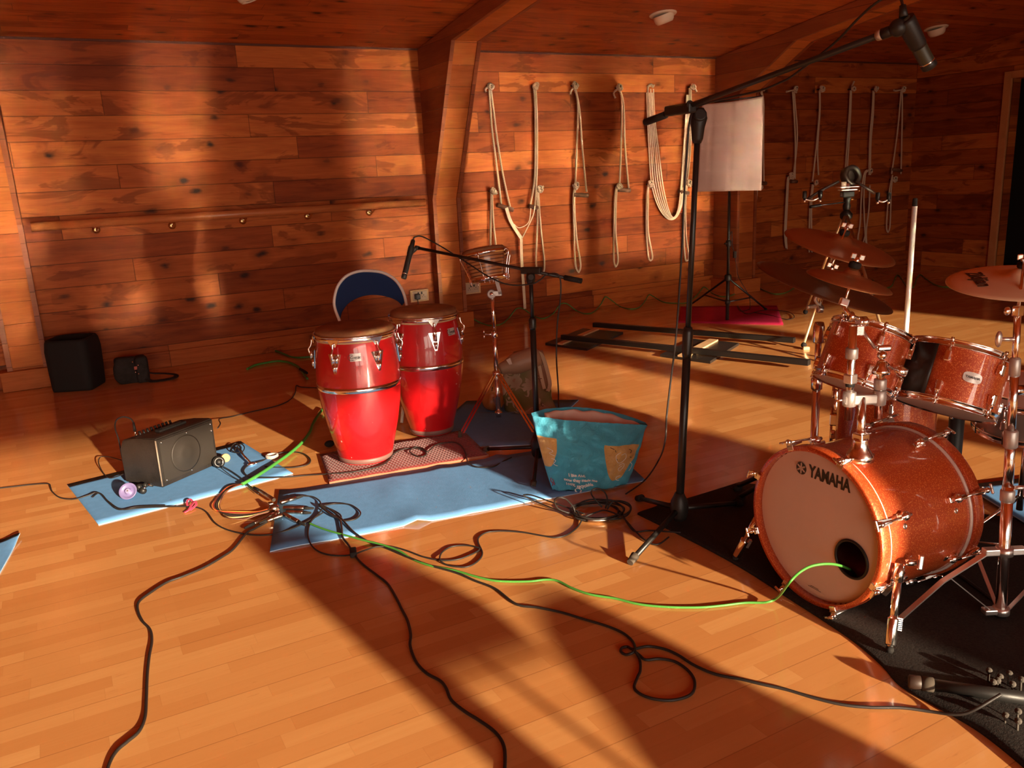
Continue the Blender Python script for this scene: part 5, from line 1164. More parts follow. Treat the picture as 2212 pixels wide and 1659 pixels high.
# ---------------------------------------------------------------- camera tripod device
P=fl(1820,700); D4=depth(V((P.x,P.y,.6))); G=lambda x,y,o=0: dp(x,y,D4+o)
M['goldleg']=plain('pale_gold_tube',(.78,.60,.34),.3,.6)
tg=thing('camera_tripod',P,'gold legged tripod with a black pan head behind the cymbals','tripod')
ctop=G(1828,462)
for e in(fl(1736,752),fl(1935,822),P+V((.15,.55,0))):
    d_=e-P; e=V((e.x,e.y,.012)); h0=ctop+V((d_.x,d_.y,0)).normalized()*.03-V((0,0,.01)); b=MB(); b.cyl(h0,e+V((0,0,.02)),.0125,.010,seg=12); lg=b.build('leg',M['goldleg'],tg)
    b=MB(); b.lathe([(.014,-.02),(.018,-.015),(.018,.015),(.014,.02)],h0.lerp(e,.55),(e-h0),14); b.box(h0.lerp(e,.55)+CR*.022,(.03,.014,.02),bev=.003); b.build('leg_lock',M['black_plastic'],lg)
    b=MB(); b.sph(e+V((0,0,.012)),.022); b.build('rubber_foot',M['rubber'],lg)
b=MB(); b.cyl(G(1824,560),G(1829,470),.013,seg=14); b.build('centre_column',M['steel'],tg)
b=MB(); b.lathe([(.034,-.05),(.05,-.03),(.052,.0),(.035,.02),(.022,.035)],ctop,seg=20); b.lathe([(.020,.03),(.030,.04),(.034,.07),(.026,.09),(.03,.12),(.030,.15)],ctop,seg=18); b.box(ctop+V((0,0,.165)),(.10,.075,.05),frame(V((0,0,1)),CF),bev=.008); b.build('pan_head',M['black_plastic'],tg)
b=MB(); b.cyl(ctop+V((0,0,.10)),G(1753,446,-.15),.006,seg=8); b.cyl(G(1772,443,-.1),G(1750,447,-.16),.013,seg=12); b.build('pan_handle',M['black_plastic'],tg)
b=MB(); b.lathe([(.007,0),(.008,.03)],ctop+V((0,0,.12))+Rr*.03,Rr+V((0,0,.1)),10); b.sph(ctop+V((0,0,.19))+Rr*.10,.009); b.build('lock_knob',M['brass'],tg)
# stereo bar with round housing and four clips
pz=ctop+V((0,0,.195)); dv=thing('microphone_array',pz,'dark folding two armed device with a round hub mounted on the camera tripod','equipment')
b=MB(); b.box(pz+V((0,0,.006)),(.13,.09,.008),frame(V((0,0,1)),CF)); b.box(pz+V((0,0,.03)),(.16,.10,.006),frame(V((0,0,1)),CF)); b.cyl(pz,pz+V((0,0,.06)),.02,seg=14); b.build('mounting_plate',M['steel'],dv)
hb=G(1838,380)
b=MB(); b.lathe([(.055,-.035),(.085,-.032),(.088,.03),(.055,.035),(.05,.02),(.05,-.02),(.055,-.035)],hb,(CF*-1+CR*.35),36,cap=False); b.lathe([(.05,-.01),(.001,-.012)],hb,(CF*-1+CR*.35),30); b.build('round_hub',plain('dark_hub',(.05,.035,.028),.4,.2),dv)
b=MB(); b.box(G(1822,400,-.06),(.045,.02,.055),frame(V((0,0,1)),CF),bev=.004); b.build('label_plate',plain('pale_plate',(.55,.42,.32),.5),dv)
for s,pts,clips in((-1,[(1812,392),(1772,412),(1745,430)],[(1738,425),(1772,424)]),(1,[(1848,392),(1868,404),(1890,418)],[(1896,428),(1920,428)])):
    b=MB(); b.tube([G(*p,-.05) for p in pts],.012,10); arm=b.build('folding_arm',plain('arm_grey',(.07,.055,.048),.45,.3),dv)
    b=MB(); b.tube(smooth([G(clips[0][0],clips[0][1]+5,-.06),G((clips[0][0]+clips[1][0])/2,clips[0][1]+8,-.06),G(clips[1][0],clips[1][1]+1,-.06)],4),.008,8); b.build('cross_rail',M['steel'],arm)
    for x,y in clips:
        b=MB(); c=G(x,y-2,-.07); b.lathe([(.014,-.022),(.018,-.018),(.018,.035),(.012,.04)],c,V((0,0,1)),14); b.cyl(c+V((0,0,-.05)),c+V((0,0,-.02)),.010,seg=10); b.build('clip_motor',M['black_plastic'],arm)
        b=MB(); b.sph(c-V((0,0,.045)),.013); b.build('clip_joint',M['chrome'],arm)
# wooden block clip near the left foot
b=MB(); wb=dp(1735,764,D4-.75); rt3=frame(V((0,0,1)),CF); b.box(wb,(.085,.05,.035),rt3,bev=.003); b.box(wb+CR*.02+V((0,0,.035)),(.05,.03,.04),rt3,bev=.006); b.cyl(wb+CR*-.028+V((0,0,.015)),wb+CR*-.028+V((0,0,.032)),.006,seg=10)
wk=thing('wood_block',wb,'small pale wooden block clamped beside the rack tom','percussion block'); b.build('block',M['wood'],wk)
b=MB(); b.cyl(wb+V((0,0,-.018))+CR*.018,V(wb)+V((0,0,-.045))+CR*.018,.013,seg=14); b.build('pink_screw',plain('pink_plastic',(.80,.05,.16),.3),wk,'pink plastic screw')
b=MB(); b.cyl(wb+CR*.03,Vp(wb.z),.005,seg=8); b.build('clamp_rod',M['chrome'],wk)
# ================================================================ blue paper bag for life
bc=(fl(1195,1063)+fl(1345,1052))/2; bx=(fl(1345,1052)-fl(1195,1063)).normalized(); by=V((-bx.y,bx.x,0)); BZ=.007
db=depth(bc)
def bagpt(px,py,back=0.0):
    """point on the upright front plane of the bag seen at a pixel, pushed back along by"""
    r=ray(px,py); t=(bc-CO).dot(by)/r.dot(by); return CO+r*t+by*back
topL,topR=bagpt(1153,907,.06),bagpt(1405,926,.06)
botL,botR=bagpt(1196,1062),bagpt(1346,1054)
def front(u,v):
    # u 0..1 left to right, v 0..1 up; returns front sheet
    yl=1062-(1062-907)*v; xlft=1196-43*max(v,0)**.8; yr=1054-(1054-926)*v; xr=1346+59*max(v,0)**.75
    ytop_sag=0
    px=xlft+(xr-xlft)*u; py=yl+(yr-yl)*u+ (6*sin(pi*u))*(1-v)**2 -2*v*sin(pi*u)
    dep=.055*(1-abs(2*u-1)**2.2)*(.55+.45*sin(pi*max(0,min(1,v*.9))))*1.2
    base=bagpt(px,py)
    cr=.009*sin(19*u+9*v)*sin(13*v+3)+.004*abs(sin(31*u-13*v+1))+.005*abs(sin(17*v+8*u*u))-.006*abs(sin(9*(u-v)+2*sin(5*u)))
    return base-by*(dep*.9)+by*(.06*v)+by*cr*1.2
def back(u,v):
    f=front(u,v); yb=1062-(1062-907)*v
    # back rises higher in the picture at the top edge
    dd=.045+.15*(1-abs(2*u-1)**2.4)*(.35+.65*v)
    q=front(u,v)+by*dd; return q+V((0,0,.012*sin(pi*u)*v))
nu,nv=64,44; b=MB(); uvs=[]; vs=[]
for s,fn in((0,front),(1,back)):
    for j in range(nv+1):
        for i in range(nu+1):
            p=fn(i/nu,j/nv); 
            if j==0: p.z=.010
            p.z=max(p.z,.010); vs.append(p); uvs.append((i/nu,j/nv,s))
ix=lambda s,i,j: s*(nu+1)*(nv+1)+j*(nu+1)+i
fs=[(ix(s,i,j),ix(s,i+1,j),ix(s,i+1,j+1),ix(s,i,j+1)) for s in(0,1) for j in range(nv) for i in range(nu)]
fs+=[(ix(0,i,0),ix(1,i,0),ix(1,i+1,0),ix(0,i+1,0)) for i in range(nu)]
for i in(0,nu): fs+=[(ix(0,i,j),ix(0,i,j+1),ix(1,i,j+1),ix(1,i,j)) for j in range(nv)]
bb=b.faces(vs,fs,True); uvl=b.bm.loops.layers.uv.new('uv'); idx={v:k for k,v in enumerate(bb)}
for f in b.bm.faces:
    for l in f.loops: u_,v_,s_=uvs[idx[l.vert]]; l[uvl].uv=(u_+2*s_,v_)
m_,nt,Pn=mat('printed_bag'); q=N(nt); uvn=q.n('ShaderNodeUVMap'); uvn.uv_map='uv'; sp=q.n('ShaderNodeSeparateXYZ'); q.l.new(uvn.outputs[0],sp.inputs[0]); U_,V_=sp.outputs[0],sp.outputs[1]
tc=q.n('ShaderNodeTexCoord'); nz=q.noise(tc.outputs['Object'],7,4)
blue=q.mix(nz,(.060,.40,.60,1),(.095,.50,.70,1))
def ell(cx,cy,rx,ry,top):
    dx=q.m('DIVIDE',q.m('SUBTRACT',U_,cx),rx); dy=q.m('DIVIDE',q.m('SUBTRACT',V_,cy),ry)
    d=q.m('ADD',q.m('POWER',q.m('ABSOLUTE',dx),2.0),q.m('POWER',q.m('ABSOLUTE',dy),1.6))
    return q.m('MULTIPLY',q.m('LESS_THAN',d,1.0),q.m('LESS_THAN',V_,top))
inf=q.m('MULTIPLY',q.m('LESS_THAN',U_,1.01),1.0)
mk=q.m('MULTIPLY',inf,q.m('MAXIMUM',ell(.80,.66,.175,.50,.69),ell(.02,.72,.155,.38,.74)))
ye=q.mix(q.rng(q.noise(tc.outputs['Object'],22,2),.35,.7),(.70,.40,.12,1),(.78,.50,.20,1))
c=q.mix(mk,blue,ye)
# liner colour low inside, blue band at the back's upper edge
isb=q.m('GREATER_THAN',U_,1.5); ub=q.m('SUBTRACT',U_,2.0); band=q.m('LESS_THAN',V_,q.m('SUBTRACT',.935,q.m('MULTIPLY',q.m('POWER',q.m('ABSOLUTE',q.m('SUBTRACT',ub,.42)),2.0),-.0)))
q.l.new(c,Pn.inputs['Base Color']); Pn.inputs['Roughness'].default_value=.42; Pn.inputs['Specular IOR Level'].default_value=.5
q.l.new(q.bump(q.noise(tc.outputs['Object'],22,6,.75,2.0),.9,.014),Pn.inputs['Normal'])
bg_=thing('shopping_bag',V((bc.x,bc.y,.007)),'crumpled open blue paper shopping bag with yellow panels and recycling print','bag')
bo=b.build('bag_shell',m_,bg_)
# paper liner folded over inside
b=MB(); vs=[]; 
for j in range(13):
    for i in range(nu+1):
        u=i/nu; u2=.12+.86*u; v=.60+.375*(j/12)-.03*max(0,u2-.7)*3*(j/12); vs.append(back(u2,v)-by*(.010+.004*sin(19*u))+V((0,0,-.002+.003*sin(31*u+4))))
b.faces(vs,[(j*(nu+1)+i,j*(nu+1)+i+1,(j+1)*(nu+1)+i+1,(j+1)*(nu+1)+i) for j in range(12) for i in range(nu)],True)
ln=b.build('paper_liner',plain('kraft_liner',(.78,.55,.46),.7,bump=(20,.4,.006)),bg_); ln.modifiers.new('s','SOLIDIFY').thickness=.001
# print
def printed(nm,txt,u,v,size,m,parent,bold=.0006,rotk=0):
    tb=text_bm(txt,size,.0002,bold); p0=front(u,v); X=(front(u+.02,v)-front(u-.02,v)).normalized(); Y=(front(u,v+.02)-front(u,v-.02)); Y=(Y-X*Y.dot(X)).normalized(); 
    wU=(front(min(1,u+.1),v)-front(u-.1,v)).length/.2; hV=(front(u,v+.05)-front(u,v-.05)).length/.1
    b=MB()
    for w in tb.verts:
        x,y=w.co.x,w.co.y; xr=x*cos(rotk)-y*sin(rotk); yr=x*sin(rotk)+y*cos(rotk); w.co=front(min(1,max(0,u+xr/wU)),v+yr/hV)-by*(.0022+w.co.z)
    b.add(tb,None,False); return b.build(nm,m,parent)
M['print']=plain('white_print',(.88,.84,.80),.5)
for t_,u,v,s in(('I like Aldi,',.34,.265,.019),('now they made me',.38,.20,.019),('100% recyclable.',.37,.137,.019),('aldi',.30,.03,.012)): printed('bag_print',t_,u,v,s,M['print'],bo)
b=MB(); u0,v0=.34,.075
for k in range(3):
    a=2*pi*k/3+pi/2; pts=[]
    R_=.013
    for s in(-.9,-.3,.3): 
        aa=a+s; x,y=R_*cos(aa),R_*sin(aa); pts.append(front(u0+x/.36,v0+y/.33)-by*.0026)
    b.tube(smooth(pts,4),0,flat=(.0055,.0006,tuple(-by)))
    aa=a+.62; tip=front(u0+R_*cos(aa+.30)/.36,v0+R_*sin(aa+.30)/.33)-by*.0026; c_=front(u0+R_*cos(aa-.2)/.36,v0+R_*sin(aa-.2)/.33)-by*.0026; rr_=(c_-(front(u0,v0)-by*.0026)).normalized()
    b.prism([c_+rr_*.005,tip,c_-rr_*.005],-by*.0005)
b.build('recycling_symbol',M['print'],bo)
def scr(nm,pts,m,w=.0028):
    b=MB()
    for p in pts: b.tube([front(x,y)-by*.003 for x,y in [(a.x,a.y) for a in smooth([V((x,y,0)) for x,y in p],4)]],w/2,5)
    return b.build(nm,m,bo)
scr('white_squiggle',[[(.79,.60),(.75,.54),(.77,.46),(.82,.44),(.86,.50),(.84,.58),(.80,.56)],[(.80,.40),(.85,.42),(.87,.36),(.83,.31),(.80,.35),(.84,.39)],[(.85,.24),(.81,.22),(.82,.17),(.86,.16)],[(.93,.42),(.97,.36),(.95,.28)]],M['print'])
scr('white_squiggle',[[(.07,.60),(.12,.57),(.08,.53),(.13,.50)],[(.09,.46),(.13,.44),(.10,.40),(.14,.38)]],M['print'],.0024)
scr('leaf_marks',[[(.68,.66),(.72,.64)],[(.73,.63),(.74,.60)],[(.88,.62),(.91,.60),(.90,.57)],[(.90,.52),(.92,.50)],[(.76,.50),(.77,.485)]],plain('dark_print',(.10,.07,.04),.6),.0030)
scr('red_print',[[(.035,.20),(.02,.16),(.04,.13),(.02,.09)],[(.05,.19),(.055,.10)]],plain('red_print',(.45,.02,.05),.5),.0035)
# ---------------------------------------------------------------- patterned tote bag and what lies on and beside it
TB=fl(1140,893); tt=thing('tote_bag',TB,'slumped floral patterned tote bag behind the bongo stand','bag')
m_,nt,Pn=mat('floral_print'); q=N(nt); tc=q.n('ShaderNodeTexCoord')
vo=q.n('ShaderNodeTexVoronoi'); vo.inputs['Scale'].default_value=9; nd=q.noise(tc.outputs['Object'],9,2)
ad=q.n('ShaderNodeVectorMath',operation='ADD'); q.l.new(tc.outputs['Object'],ad.inputs[0]); q.l.new(q.xyz(q.m('MULTIPLY',nd,.12),q.m('MULTIPLY',nd,.08),q.m('MULTIPLY',nd,-.10)),ad.inputs[1]); q.l.new(ad.outputs[0],vo.inputs['Vector'])
pet=q.rng(q.m('ADD',vo.outputs['Distance'],q.m('MULTIPLY',q.m('SINE',q.m('MULTIPLY',nd,60.)),.12)),.42,.46)
cen=q.rng(vo.outputs['Distance'],.14,.10)
c=q.mix(pet,(.52,.40,.27,1),(.17,.16,.05,1)); c=q.mix(cen,c,(.42,.10,.04,1)); q.l.new(q.mix(q.rng(q.noise(tc.outputs['Object'],3,2),.45,.55),c,(.34,.20,.12,1)),Pn.inputs['Base Color']); Pn.inputs['Roughness'].default_value=.75
TX=lambda px,py,o=0: dp(px,py,depth(TB)+.05+o)
secs=[]
for k in range(13):
    v=k/12; pl_=[(1092,893),(1085,860),(1083,820),(1100,785),(1110,760)]; pr_=[(1205,893),(1190,860),(1188,820),(1185,790),(1172,757)]
    def ip(L,t): 
        t=t*(len(L)-1); i=min(int(t),len(L)-2); f=t-i; return (L[i][0]*(1-f)+L[i+1][0]*f,L[i][1]*(1-f)+L[i+1][1]*f)
    a,c_=TX(*ip(pl_,v)),TX(*ip(pr_,v)); a.z=max(a.z,.01); c_.z=max(c_.z,.01)
    if k==0: a.z=c_.z=.008
    mid=(a+c_)/2; hw=(c_-a)/2; dd=(.085-.045*v)
    secs.append([mid+hw*cos(t)*(1+.04*sin(5*t+6*v))+fwd*dd*sin(t)*(1+.15*sin(3*t+9*v)) for t in [2*pi*i/40 for i in range(40)]])
b=MB(); loft(b,secs); b.build('bag_body',m_,tt)
b=MB(); b.tube(smooth([TX(1160,760,-.06),TX(1172,770,-.07),TX(1182,800,-.08),TX(1188,830,-.08),TX(1183,845,-.09)],5),0,flat=(.022,.004,tuple(fwd))); b.tube(smooth([TX(1150,762,-.06),TX(1163,785,-.09),TX(1170,815,-.10),TX(1176,840,-.10)],5),0,flat=(.020,.004,tuple(fwd))); b.build('handles',plain('cream_trim',(.58,.44,.28),.6),tt)
tx_c=plain('brown_print',(.12,.05,.02),.6)
b=MB()
for i,(px,py,s) in enumerate(((1162,815,.02),(1169,822,.026),(1180,842,.026),(1172,874,.02))):
    b.tube([TX(px,py,-.098)+CR*(s*.4*cos(t))-V((0,0,1))*(s*.5*sin(t)) for t in [radians(a) for a in range(40,330,20)]],.0022,5)
b.build('printed_curls',tx_c,tt)
# rolled cloth lying over the bag
q0,q1=TX(1083,797,-.12),TX(1163,768,-.10); n_=(q1-q0).normalized()
b=MB(); b.lathe([(.026,-.012),(.036,.0),(.040,.03),(.060,.075),(.064,.10),(.064,.20),(.058,.235),(.03,.245)],q0-V((0,0,.0)),n_,28); g=b.build('flask',plain('tan_flask',(.36,.215,.13),.45,bump=(8,.1,.01)),None,'tan bottle shaped flask lying across the top of the floral tote bag','bottle')
b=MB(); lp=TX(1104,780,-.19); b.prism([lp+CR*x-V((0,0,1))*y-CF*.0 for x,y in((-.028,-.006),(-.004,-.020),(.006,.018),(-.012,.022))],-CF*.002); b.build('label',plain('paper_label',(.60,.46,.38),.7),g)
# small pumpkin-like ball
pk=fl(1066,893,.0); 
b=MB(); cc=V((pk.x,pk.y,.068))+fwd*.05; vs=[]; 
t_=bmesh.new(); bmesh.ops.create_uvsphere(t_,u_segments=40,v_segments=18,radius=.072)
for v in t_.verts:
    a=atan2(v.co.y,v.co.x); k_=1-.07*abs(sin(4*a)); v.co=V((v.co.x*k_,v.co.y*k_,v.co.z*.86))
for f in t_.faces: f.smooth=True
b.add(t_,Matrix.Translation(cc)); g=b.build('pumpkin',plain('pumpkin_skin',(.42,.13,.03),.45,var=.2,vs=14),None,'small ribbed orange pumpkin on the floor behind the bongo stand','pumpkin')
b=MB(); b.tube([cc+V((0,0,.05)),cc+V((.004,0,.075)),cc+V((-.012,.0,.088))],[.009,.007,.008],8); b.build('stem',plain('dry_stem',(.10,.07,.03),.7),g)
# ---------------------------------------------------------------- small things round the amplifier
c=fl(588,990); b=MB(); b.lathe([(.021,0),(.033,0),(.033,.020),(.021,.020),(.021,0)],V((c.x,c.y,.002)),seg=36,cap=False); tp_r=b.build('tape_roll',plain('white_tape',(.52,.47,.42),.6),None,'roll of white tape lying flat beside the left blue mat','tape')
b=MB(); b.lathe([(.0335,.003),(.0342,.004),(.0342,.016),(.0335,.017)],V((c.x,c.y,.002)),seg=36,cap=False); b.build('tape_edge',plain('grey_tape',(.45,.36,.30),.5),tp_r)
j0,j1=dp(486,978,depth(fl(486,990))),None; j0=fl(487,989,.022); n_=(CO-j0); n_.z=0; n_.normalize(); n_=(n_+V((.15,0,.25))).normalized()
jl=thing('glass_jar',j0,'small brown jar on its side with its pale orange lid facing out beside the amplifier','jar')
b=MB(); b.lathe([(.022,0),(.0225,.004),(.0225,.012),(.021,.014)],j0,n_,30); b.build('lid',plain('orange_lid',(.55,.27,.09),.6),jl)
b=MB(); b.lathe([(.0205,-.003),(.0205,-.06),(.016,-.066)],j0,n_,26); b.build('jar_body',plain('brown_glass',(.12,.05,.025),.12),jl)
c=fl(472,998,.030); b=MB(); b.lathe([(.024,-.02),(.030,-.016),(.031,.010),(.026,.018),(.022,.020)],c,n_,28); b.lathe([(.025,.0185),(.001,.024)],c,n_,24); o=b.build('headphone_cup',M['black_plastic'],None,'round black headphone cup leaning on the right side of the amplifier','headphones')
b=MB(); b.tube([c+n_*.021+(CR*cos(t)+CD*sin(t))*.019 for t in [2*pi*i/24 for i in range(24)]],.0012,6,closed=True); b.build('bright_ring',M['chrome'],o)
# suction cup clip in front of the amp
P=fl(279,1078); cc=V((P.x,P.y,.040)); n_=(CO-cc).normalized(); n_=(n_+V((.0,0,.30))-CR*.35).normalized()
sc=thing('suction_mount',P,'lilac plastic suction cup mount with a black clamp in front of the amplifier','clamp')
b=MB(); b.lathe([(.041,.0),(.0395,.003),(.030,-.006),(.018,-.012),(.014,-.008),(.012,-.004),(.001,-.004)],cc,n_,36,cap=False); b.lathe([(.041,.0),(.038,-.004),(.022,-.016),(.016,-.028),(.001,-.030)],cc,n_,36,cap=False); b.build('cup',plain('lilac_cup',(.16,.13,.28),.4),sc)
b=MB(); b.cyl(cc-n_*.012,cc+n_*.004,.011,seg=18); b.mat(1); b.lathe([(.004,.0),(.004,.003)],cc+n_*.003,n_,8); b.build('hub_screw',[plain('lilac_hub',(.26,.22,.38),.4),M['steel']],sc)
b=MB(); a=cc-n_*.02; b.tube([a,fl(300,1052,.035)],.008,10); b.sph(fl(300,1052,.034),.015); b.sph(fl(309,1060,.02),.017); b.sph(fl(314,1048,.028),.013); b.cyl(fl(296,1046,.03),fl(330,1049,.03),.006,seg=10); b.build('clamp_body',M['black_plastic'],sc)
b=MB(); b.cyl(fl(318,1047,.030),fl(326,1048,.032),.0065,seg=10); b.sph(fl(312,1054,.034),.006); b.build('clamp_screws',M['chrome'],sc)
# pink tie, cable block, clip, dark object behind the conga
b=MB(); f=lambda x,y,z=.012: fl(x,y,z)
b.tube(smooth([f(398,1107,.004),f(408,1101,.008),f(413,1092,.014),f(421,1083,.016),f(424,1090,.012),f(417,1097,.008),f(411,1102,.006)],5),0,flat=(.010,.003,(0,0,1))); b.tube(smooth([f(405,1093,.01),f(404,1083,.014),f(410,1078,.014),f(416,1083,.012)],4),0,flat=(.009,.003,(0,0,1)))
b.build('cable_tie',plain('pink_tie',(.70,.08,.16),.5),None,'pink cable tie wrapped round the black cable at the mat edge','cable tie')
b=MB(); c=fl(763,1193,.016); dr=(fl(765,1210)-fl(762,1178)).normalized(); b.box(c,(.026,.055,.022),frame(V((0,0,1)),dr),bev=.004); b.build('cable_joiner',M['rubber'],None,'black rubber joiner where the centre cables cross below the long mat','cable joiner')
b=MB(); c=fl(543,1003,.014); b.sph(c,.012,sc=(1.8,1,.9)); b.sph(fl(553,1001,.012),.008); b.tube([fl(512,966,.02),fl(527,985,.022),fl(541,1000,.016)],.006,8); b.build('clip_microphone',M['chrome'],None,'small chrome clip microphone lying in the loops on the left mat','microphone')
b=MB(); c=fl(712,960,.016); b.sph(c+V((0,0,.004)),.022,sc=(1.3,1,.85)); b.build('rubber_wedge',M['rubber'],None,'small black rubber block on the rug behind the nearer conga','block')
# ---------------------------------------------------------------- cables on the floor
def fc(name,pts,r,m,lb,lift=0,k=8,cat='cable',grp=None):
    P3=[]
    for p in pts:
        z=p[2] if len(p)>2 else r+.001+lift; P3.append(fl(p[0],p[1],z))
    b=MB(); b.tube(smooth(P3,k),r,8); return b.build(name,m,None,lb,cat,grp)
BK=M['cable']; mz=.011
fc('audio_cable',[(-30,1058),(30,1051),(75,1046),(104,1045,.012),(109,1052,.010),(113,1062,.006),(130,1075),(160,1078),(190,1070,mz),(207,1064,.016),(220,1068,.014),(234,1083,mz),(262,1100,mz),(300,1097,mz),(350,1095,mz),(390,1094,mz),(425,1096,.006),(446,1106),(463,1128),(485,1142),(520,1152),(560,1156),(600,1152),(640,1138,mz),(680,1118,mz),(698,1107,.016)],.0032,BK,'thin black cable entering at the left edge and crossing the front of the left mat')
fc('audio_cable',[(200,1074,mz),(215,1066,mz),(236,1087,mz),(258,1101,mz),(300,1094,mz),(360,1092,mz)],.0026,BK,'second thin strand beside the cable on the left mat')
fc('speaker_cable',[(592,1118,.02),(572,1130,.01),(548,1143),(532,1152),(505,1185),(480,1203),(440,1226),(395,1245),(360,1258),(325,1280),(300,1300),(298,1320),(308,1342),(324,1360),(328,1385),(322,1420),(318,1460),(316,1510),(313,1550),(300,1580),(275,1602),(252,1622),(236,1650),(222,1700)],.0046,BK,'thick black cable winding down to the bottom left corner of the floor')
fc('speaker_cable',[(690,1092,.022),(715,1112,.016),(733,1122,.013),(738,1140,.012),(740,1160,.010),(752,1176,.012),(762,1192,.016),(773,1208,.007),(790,1224),(815,1243),(838,1262),(855,1290),(868,1316),(880,1340),(887,1370),(886,1395),(898,1428),(920,1453),(950,1470),(963,1485),(975,1512),(1003,1536),(1035,1556),(1068,1580),(1086,1605),(1091,1635),(1088,1690)],.0046,BK,'thick black cable running from the joiner to the bottom centre of the floor')
fc('microphone_cable',[(690,1090,.024),(712,1100,.018),(735,1118,.014),(765,1150,.010),(800,1172),(835,1184),(880,1203),(925,1220),(985,1237),(1025,1254),(1070,1272),(1115,1305),(1160,1312),(1210,1322),(1260,1337),(1310,1352),(1345,1367),(1366,1385),(1372,1402,.012),(1366,1410,.012),(1352,1414),(1341,1407),(1344,1399),(1356,1397),(1368,1402,.01),(1400,1396),(1435,1402),(1465,1415),(1500,1437),(1545,1456),(1600,1467),(1650,1479),(1700,1490),(1760,1508),(1820,1522),(1880,1528),(1950,1529),(2010,1537),(2055,1543,.016),(2085,1541,.028),(2115,1528,.05),(2145,1510,.07),(2162,1500,.08)],.0042,BK,'long black cable running right across the floor onto the black carpet')
fc('cable_loop',[(1366,1404,.012),(1380,1414),(1395,1425),(1425,1423),(1460,1430),(1490,1452),(1501,1476),(1492,1500),(1455,1512),(1415,1510),(1385,1500),(1370,1485),(1377,1463),(1383,1448),(1382,1425),(1373,1408,.014)],.0042,BK,'open loop of black cable hanging below the knot on the right of the floor')
gm=plain('bright_green_cable',(.062,.25,.036),.45)
GP=[(668,1130,.014),(700,1143,mz),(745,1156,mz),(790,1168,.009),(830,1178,.010),(862,1190,.010),(890,1207),(930,1222),(985,1233),(1030,1246),(1075,1255),(1140,1256),(1180,1252),(1205,1255),(1235,1270),(1275,1284),(1330,1293),(1380,1305),(1440,1311),(1510,1312),(1560,1308),(1610,1302),(1655,1301,.012)]
P3=[fl(p[0],p[1],p[2] if len(p)>2 else .005) for p in GP]; q9=depth(hc)
P3+=[dp(1680,1290,depth(P3[-1])-.03),dp(1702,1262,q9-.10),dp(1725,1238,q9-.09),dp(1752,1223,q9-.07),dp(1785,1218,q9-.05),dp(1812,1221,q9-.02),dp(1835,1230,q9+.05),dp(1850,1245,q9+.12)]
b=MB(); b.tube(smooth(P3,7),.0042,8); b.build('microphone_cable',gm,None,'bright green cable running across the floor into the bass drum port','cable')
fc('audio_cable',[(700,1092,.02),(688,1110,.014),(671,1128,mz),(665,1155,mz),(673,1178,.010),(690,1192),(715,1199),(745,1200),(765,1197,.012),(790,1188,.012),(815,1181,.010),(850,1182),(880,1190),(915,1203),(950,1210),(985,1209),(1015,1199),(1035,1188),(1030,1182,.008),(1005,1178),(975,1181),(955,1193),(950,1208,.011),(962,1219),(985,1224),(1010,1224),(1032,1212),(1042,1195),(1033,1172),(1035,1160),(1052,1150),(1085,1147),(1130,1150),(1170,1157),(1200,1161),(1225,1155),(1248,1138),(1262,1118,.01),(1290,1106,.02),(1310,1103,.03),(1345,1118,.03),(1370,1145,.012),(1395,1168,.006),(1420,1176,.006),(1445,1160,.016)],.0034,BK,'thin black cable with a double loop winding right towards the coiled heap')
fc('cable_loop',[(700,1092,.018),(725,1088,mz),(755,1090,mz),(775,1102,mz),(778,1112,mz),(765,1122,mz),(740,1124,mz),(718,1110,.016)],.0034,BK,'small loop of black cable on the near edge of the long mat')
fc('audio_cable',[(652,1071,.022),(675,1073,.018),(690,1082,.014),(697,1095,.018),(715,1100,.014),(735,1112,.014),(737,1125,.012)],.0034,BK,'short black cable bending off the uppermost plug on the long mat')
fc('audio_cable',[(545,1000,.016),(530,1010,mz),(527,1020,mz),(540,1030,mz),(575,1032,mz),(625,1030,.006),(670,1026),(720,1023,.014),(770,1018,.016),(815,1008,.018),(838,996,.018),(850,980,.018),(868,971,.018),(890,968,.018),(912,971,.018),(921,980,.018),(912,986,.020),(898,984,.018),(885,975,.022),(895,966,.018),(912,968,.018),(924,975,.024),(940,962,.02),(962,956,.02),(985,956,.02),(1000,968,.02),(1007,985,.018),(1012,1000,.012),(1032,1009,mz),(1065,1008,mz),(1090,995,mz),(1105,988,.014)],.0036,BK,'black cable circling the foot of the nearer conga and crossing the red rug')
fc('cable_loop',[(552,1000,.016),(575,992,.006),(600,980,.006),(630,976,.006),(655,980,.006),(670,992,.006),(665,1003,.006),(640,1009,.006),(605,1010,.006),(572,1008,mz)],.0036,BK,'wide flat loop of black cable to the right of the left mat')
fc('cable_loop',[(505,975,.018),(515,962,.022),(523,960,.022),(528,968,.02),(520,978,.018),(503,975,.018),(500,965,.024),(512,958,.026),(528,985,.016),(540,998,.014)],.0030,BK,'tight black knot of cable at the far edge of the left mat')
fc('audio_cable',[(472,1003,.03),(495,1015,.014),(520,1032,mz),(540,1050,.010),(560,1063,.016)],.0028,BK,'thin black wire from the amplifier to the plugs')
fc('audio_cable',[(474,1008,.03),(500,1028,.014),(525,1042,mz),(541,1055,.010),(558,1067,.014)],.0022,BK,'second thinner wire from the amplifier to the plugs')
fc('jack_cable',[(470,925,.14),(476,915,.12),(474,905,.05),(500,900,.006),(540,890),(600,876),(628,862),(638,847),(640,833),(652,836),(690,838)],.0034,BK,'thin black cable running back from the amplifier to the conga')
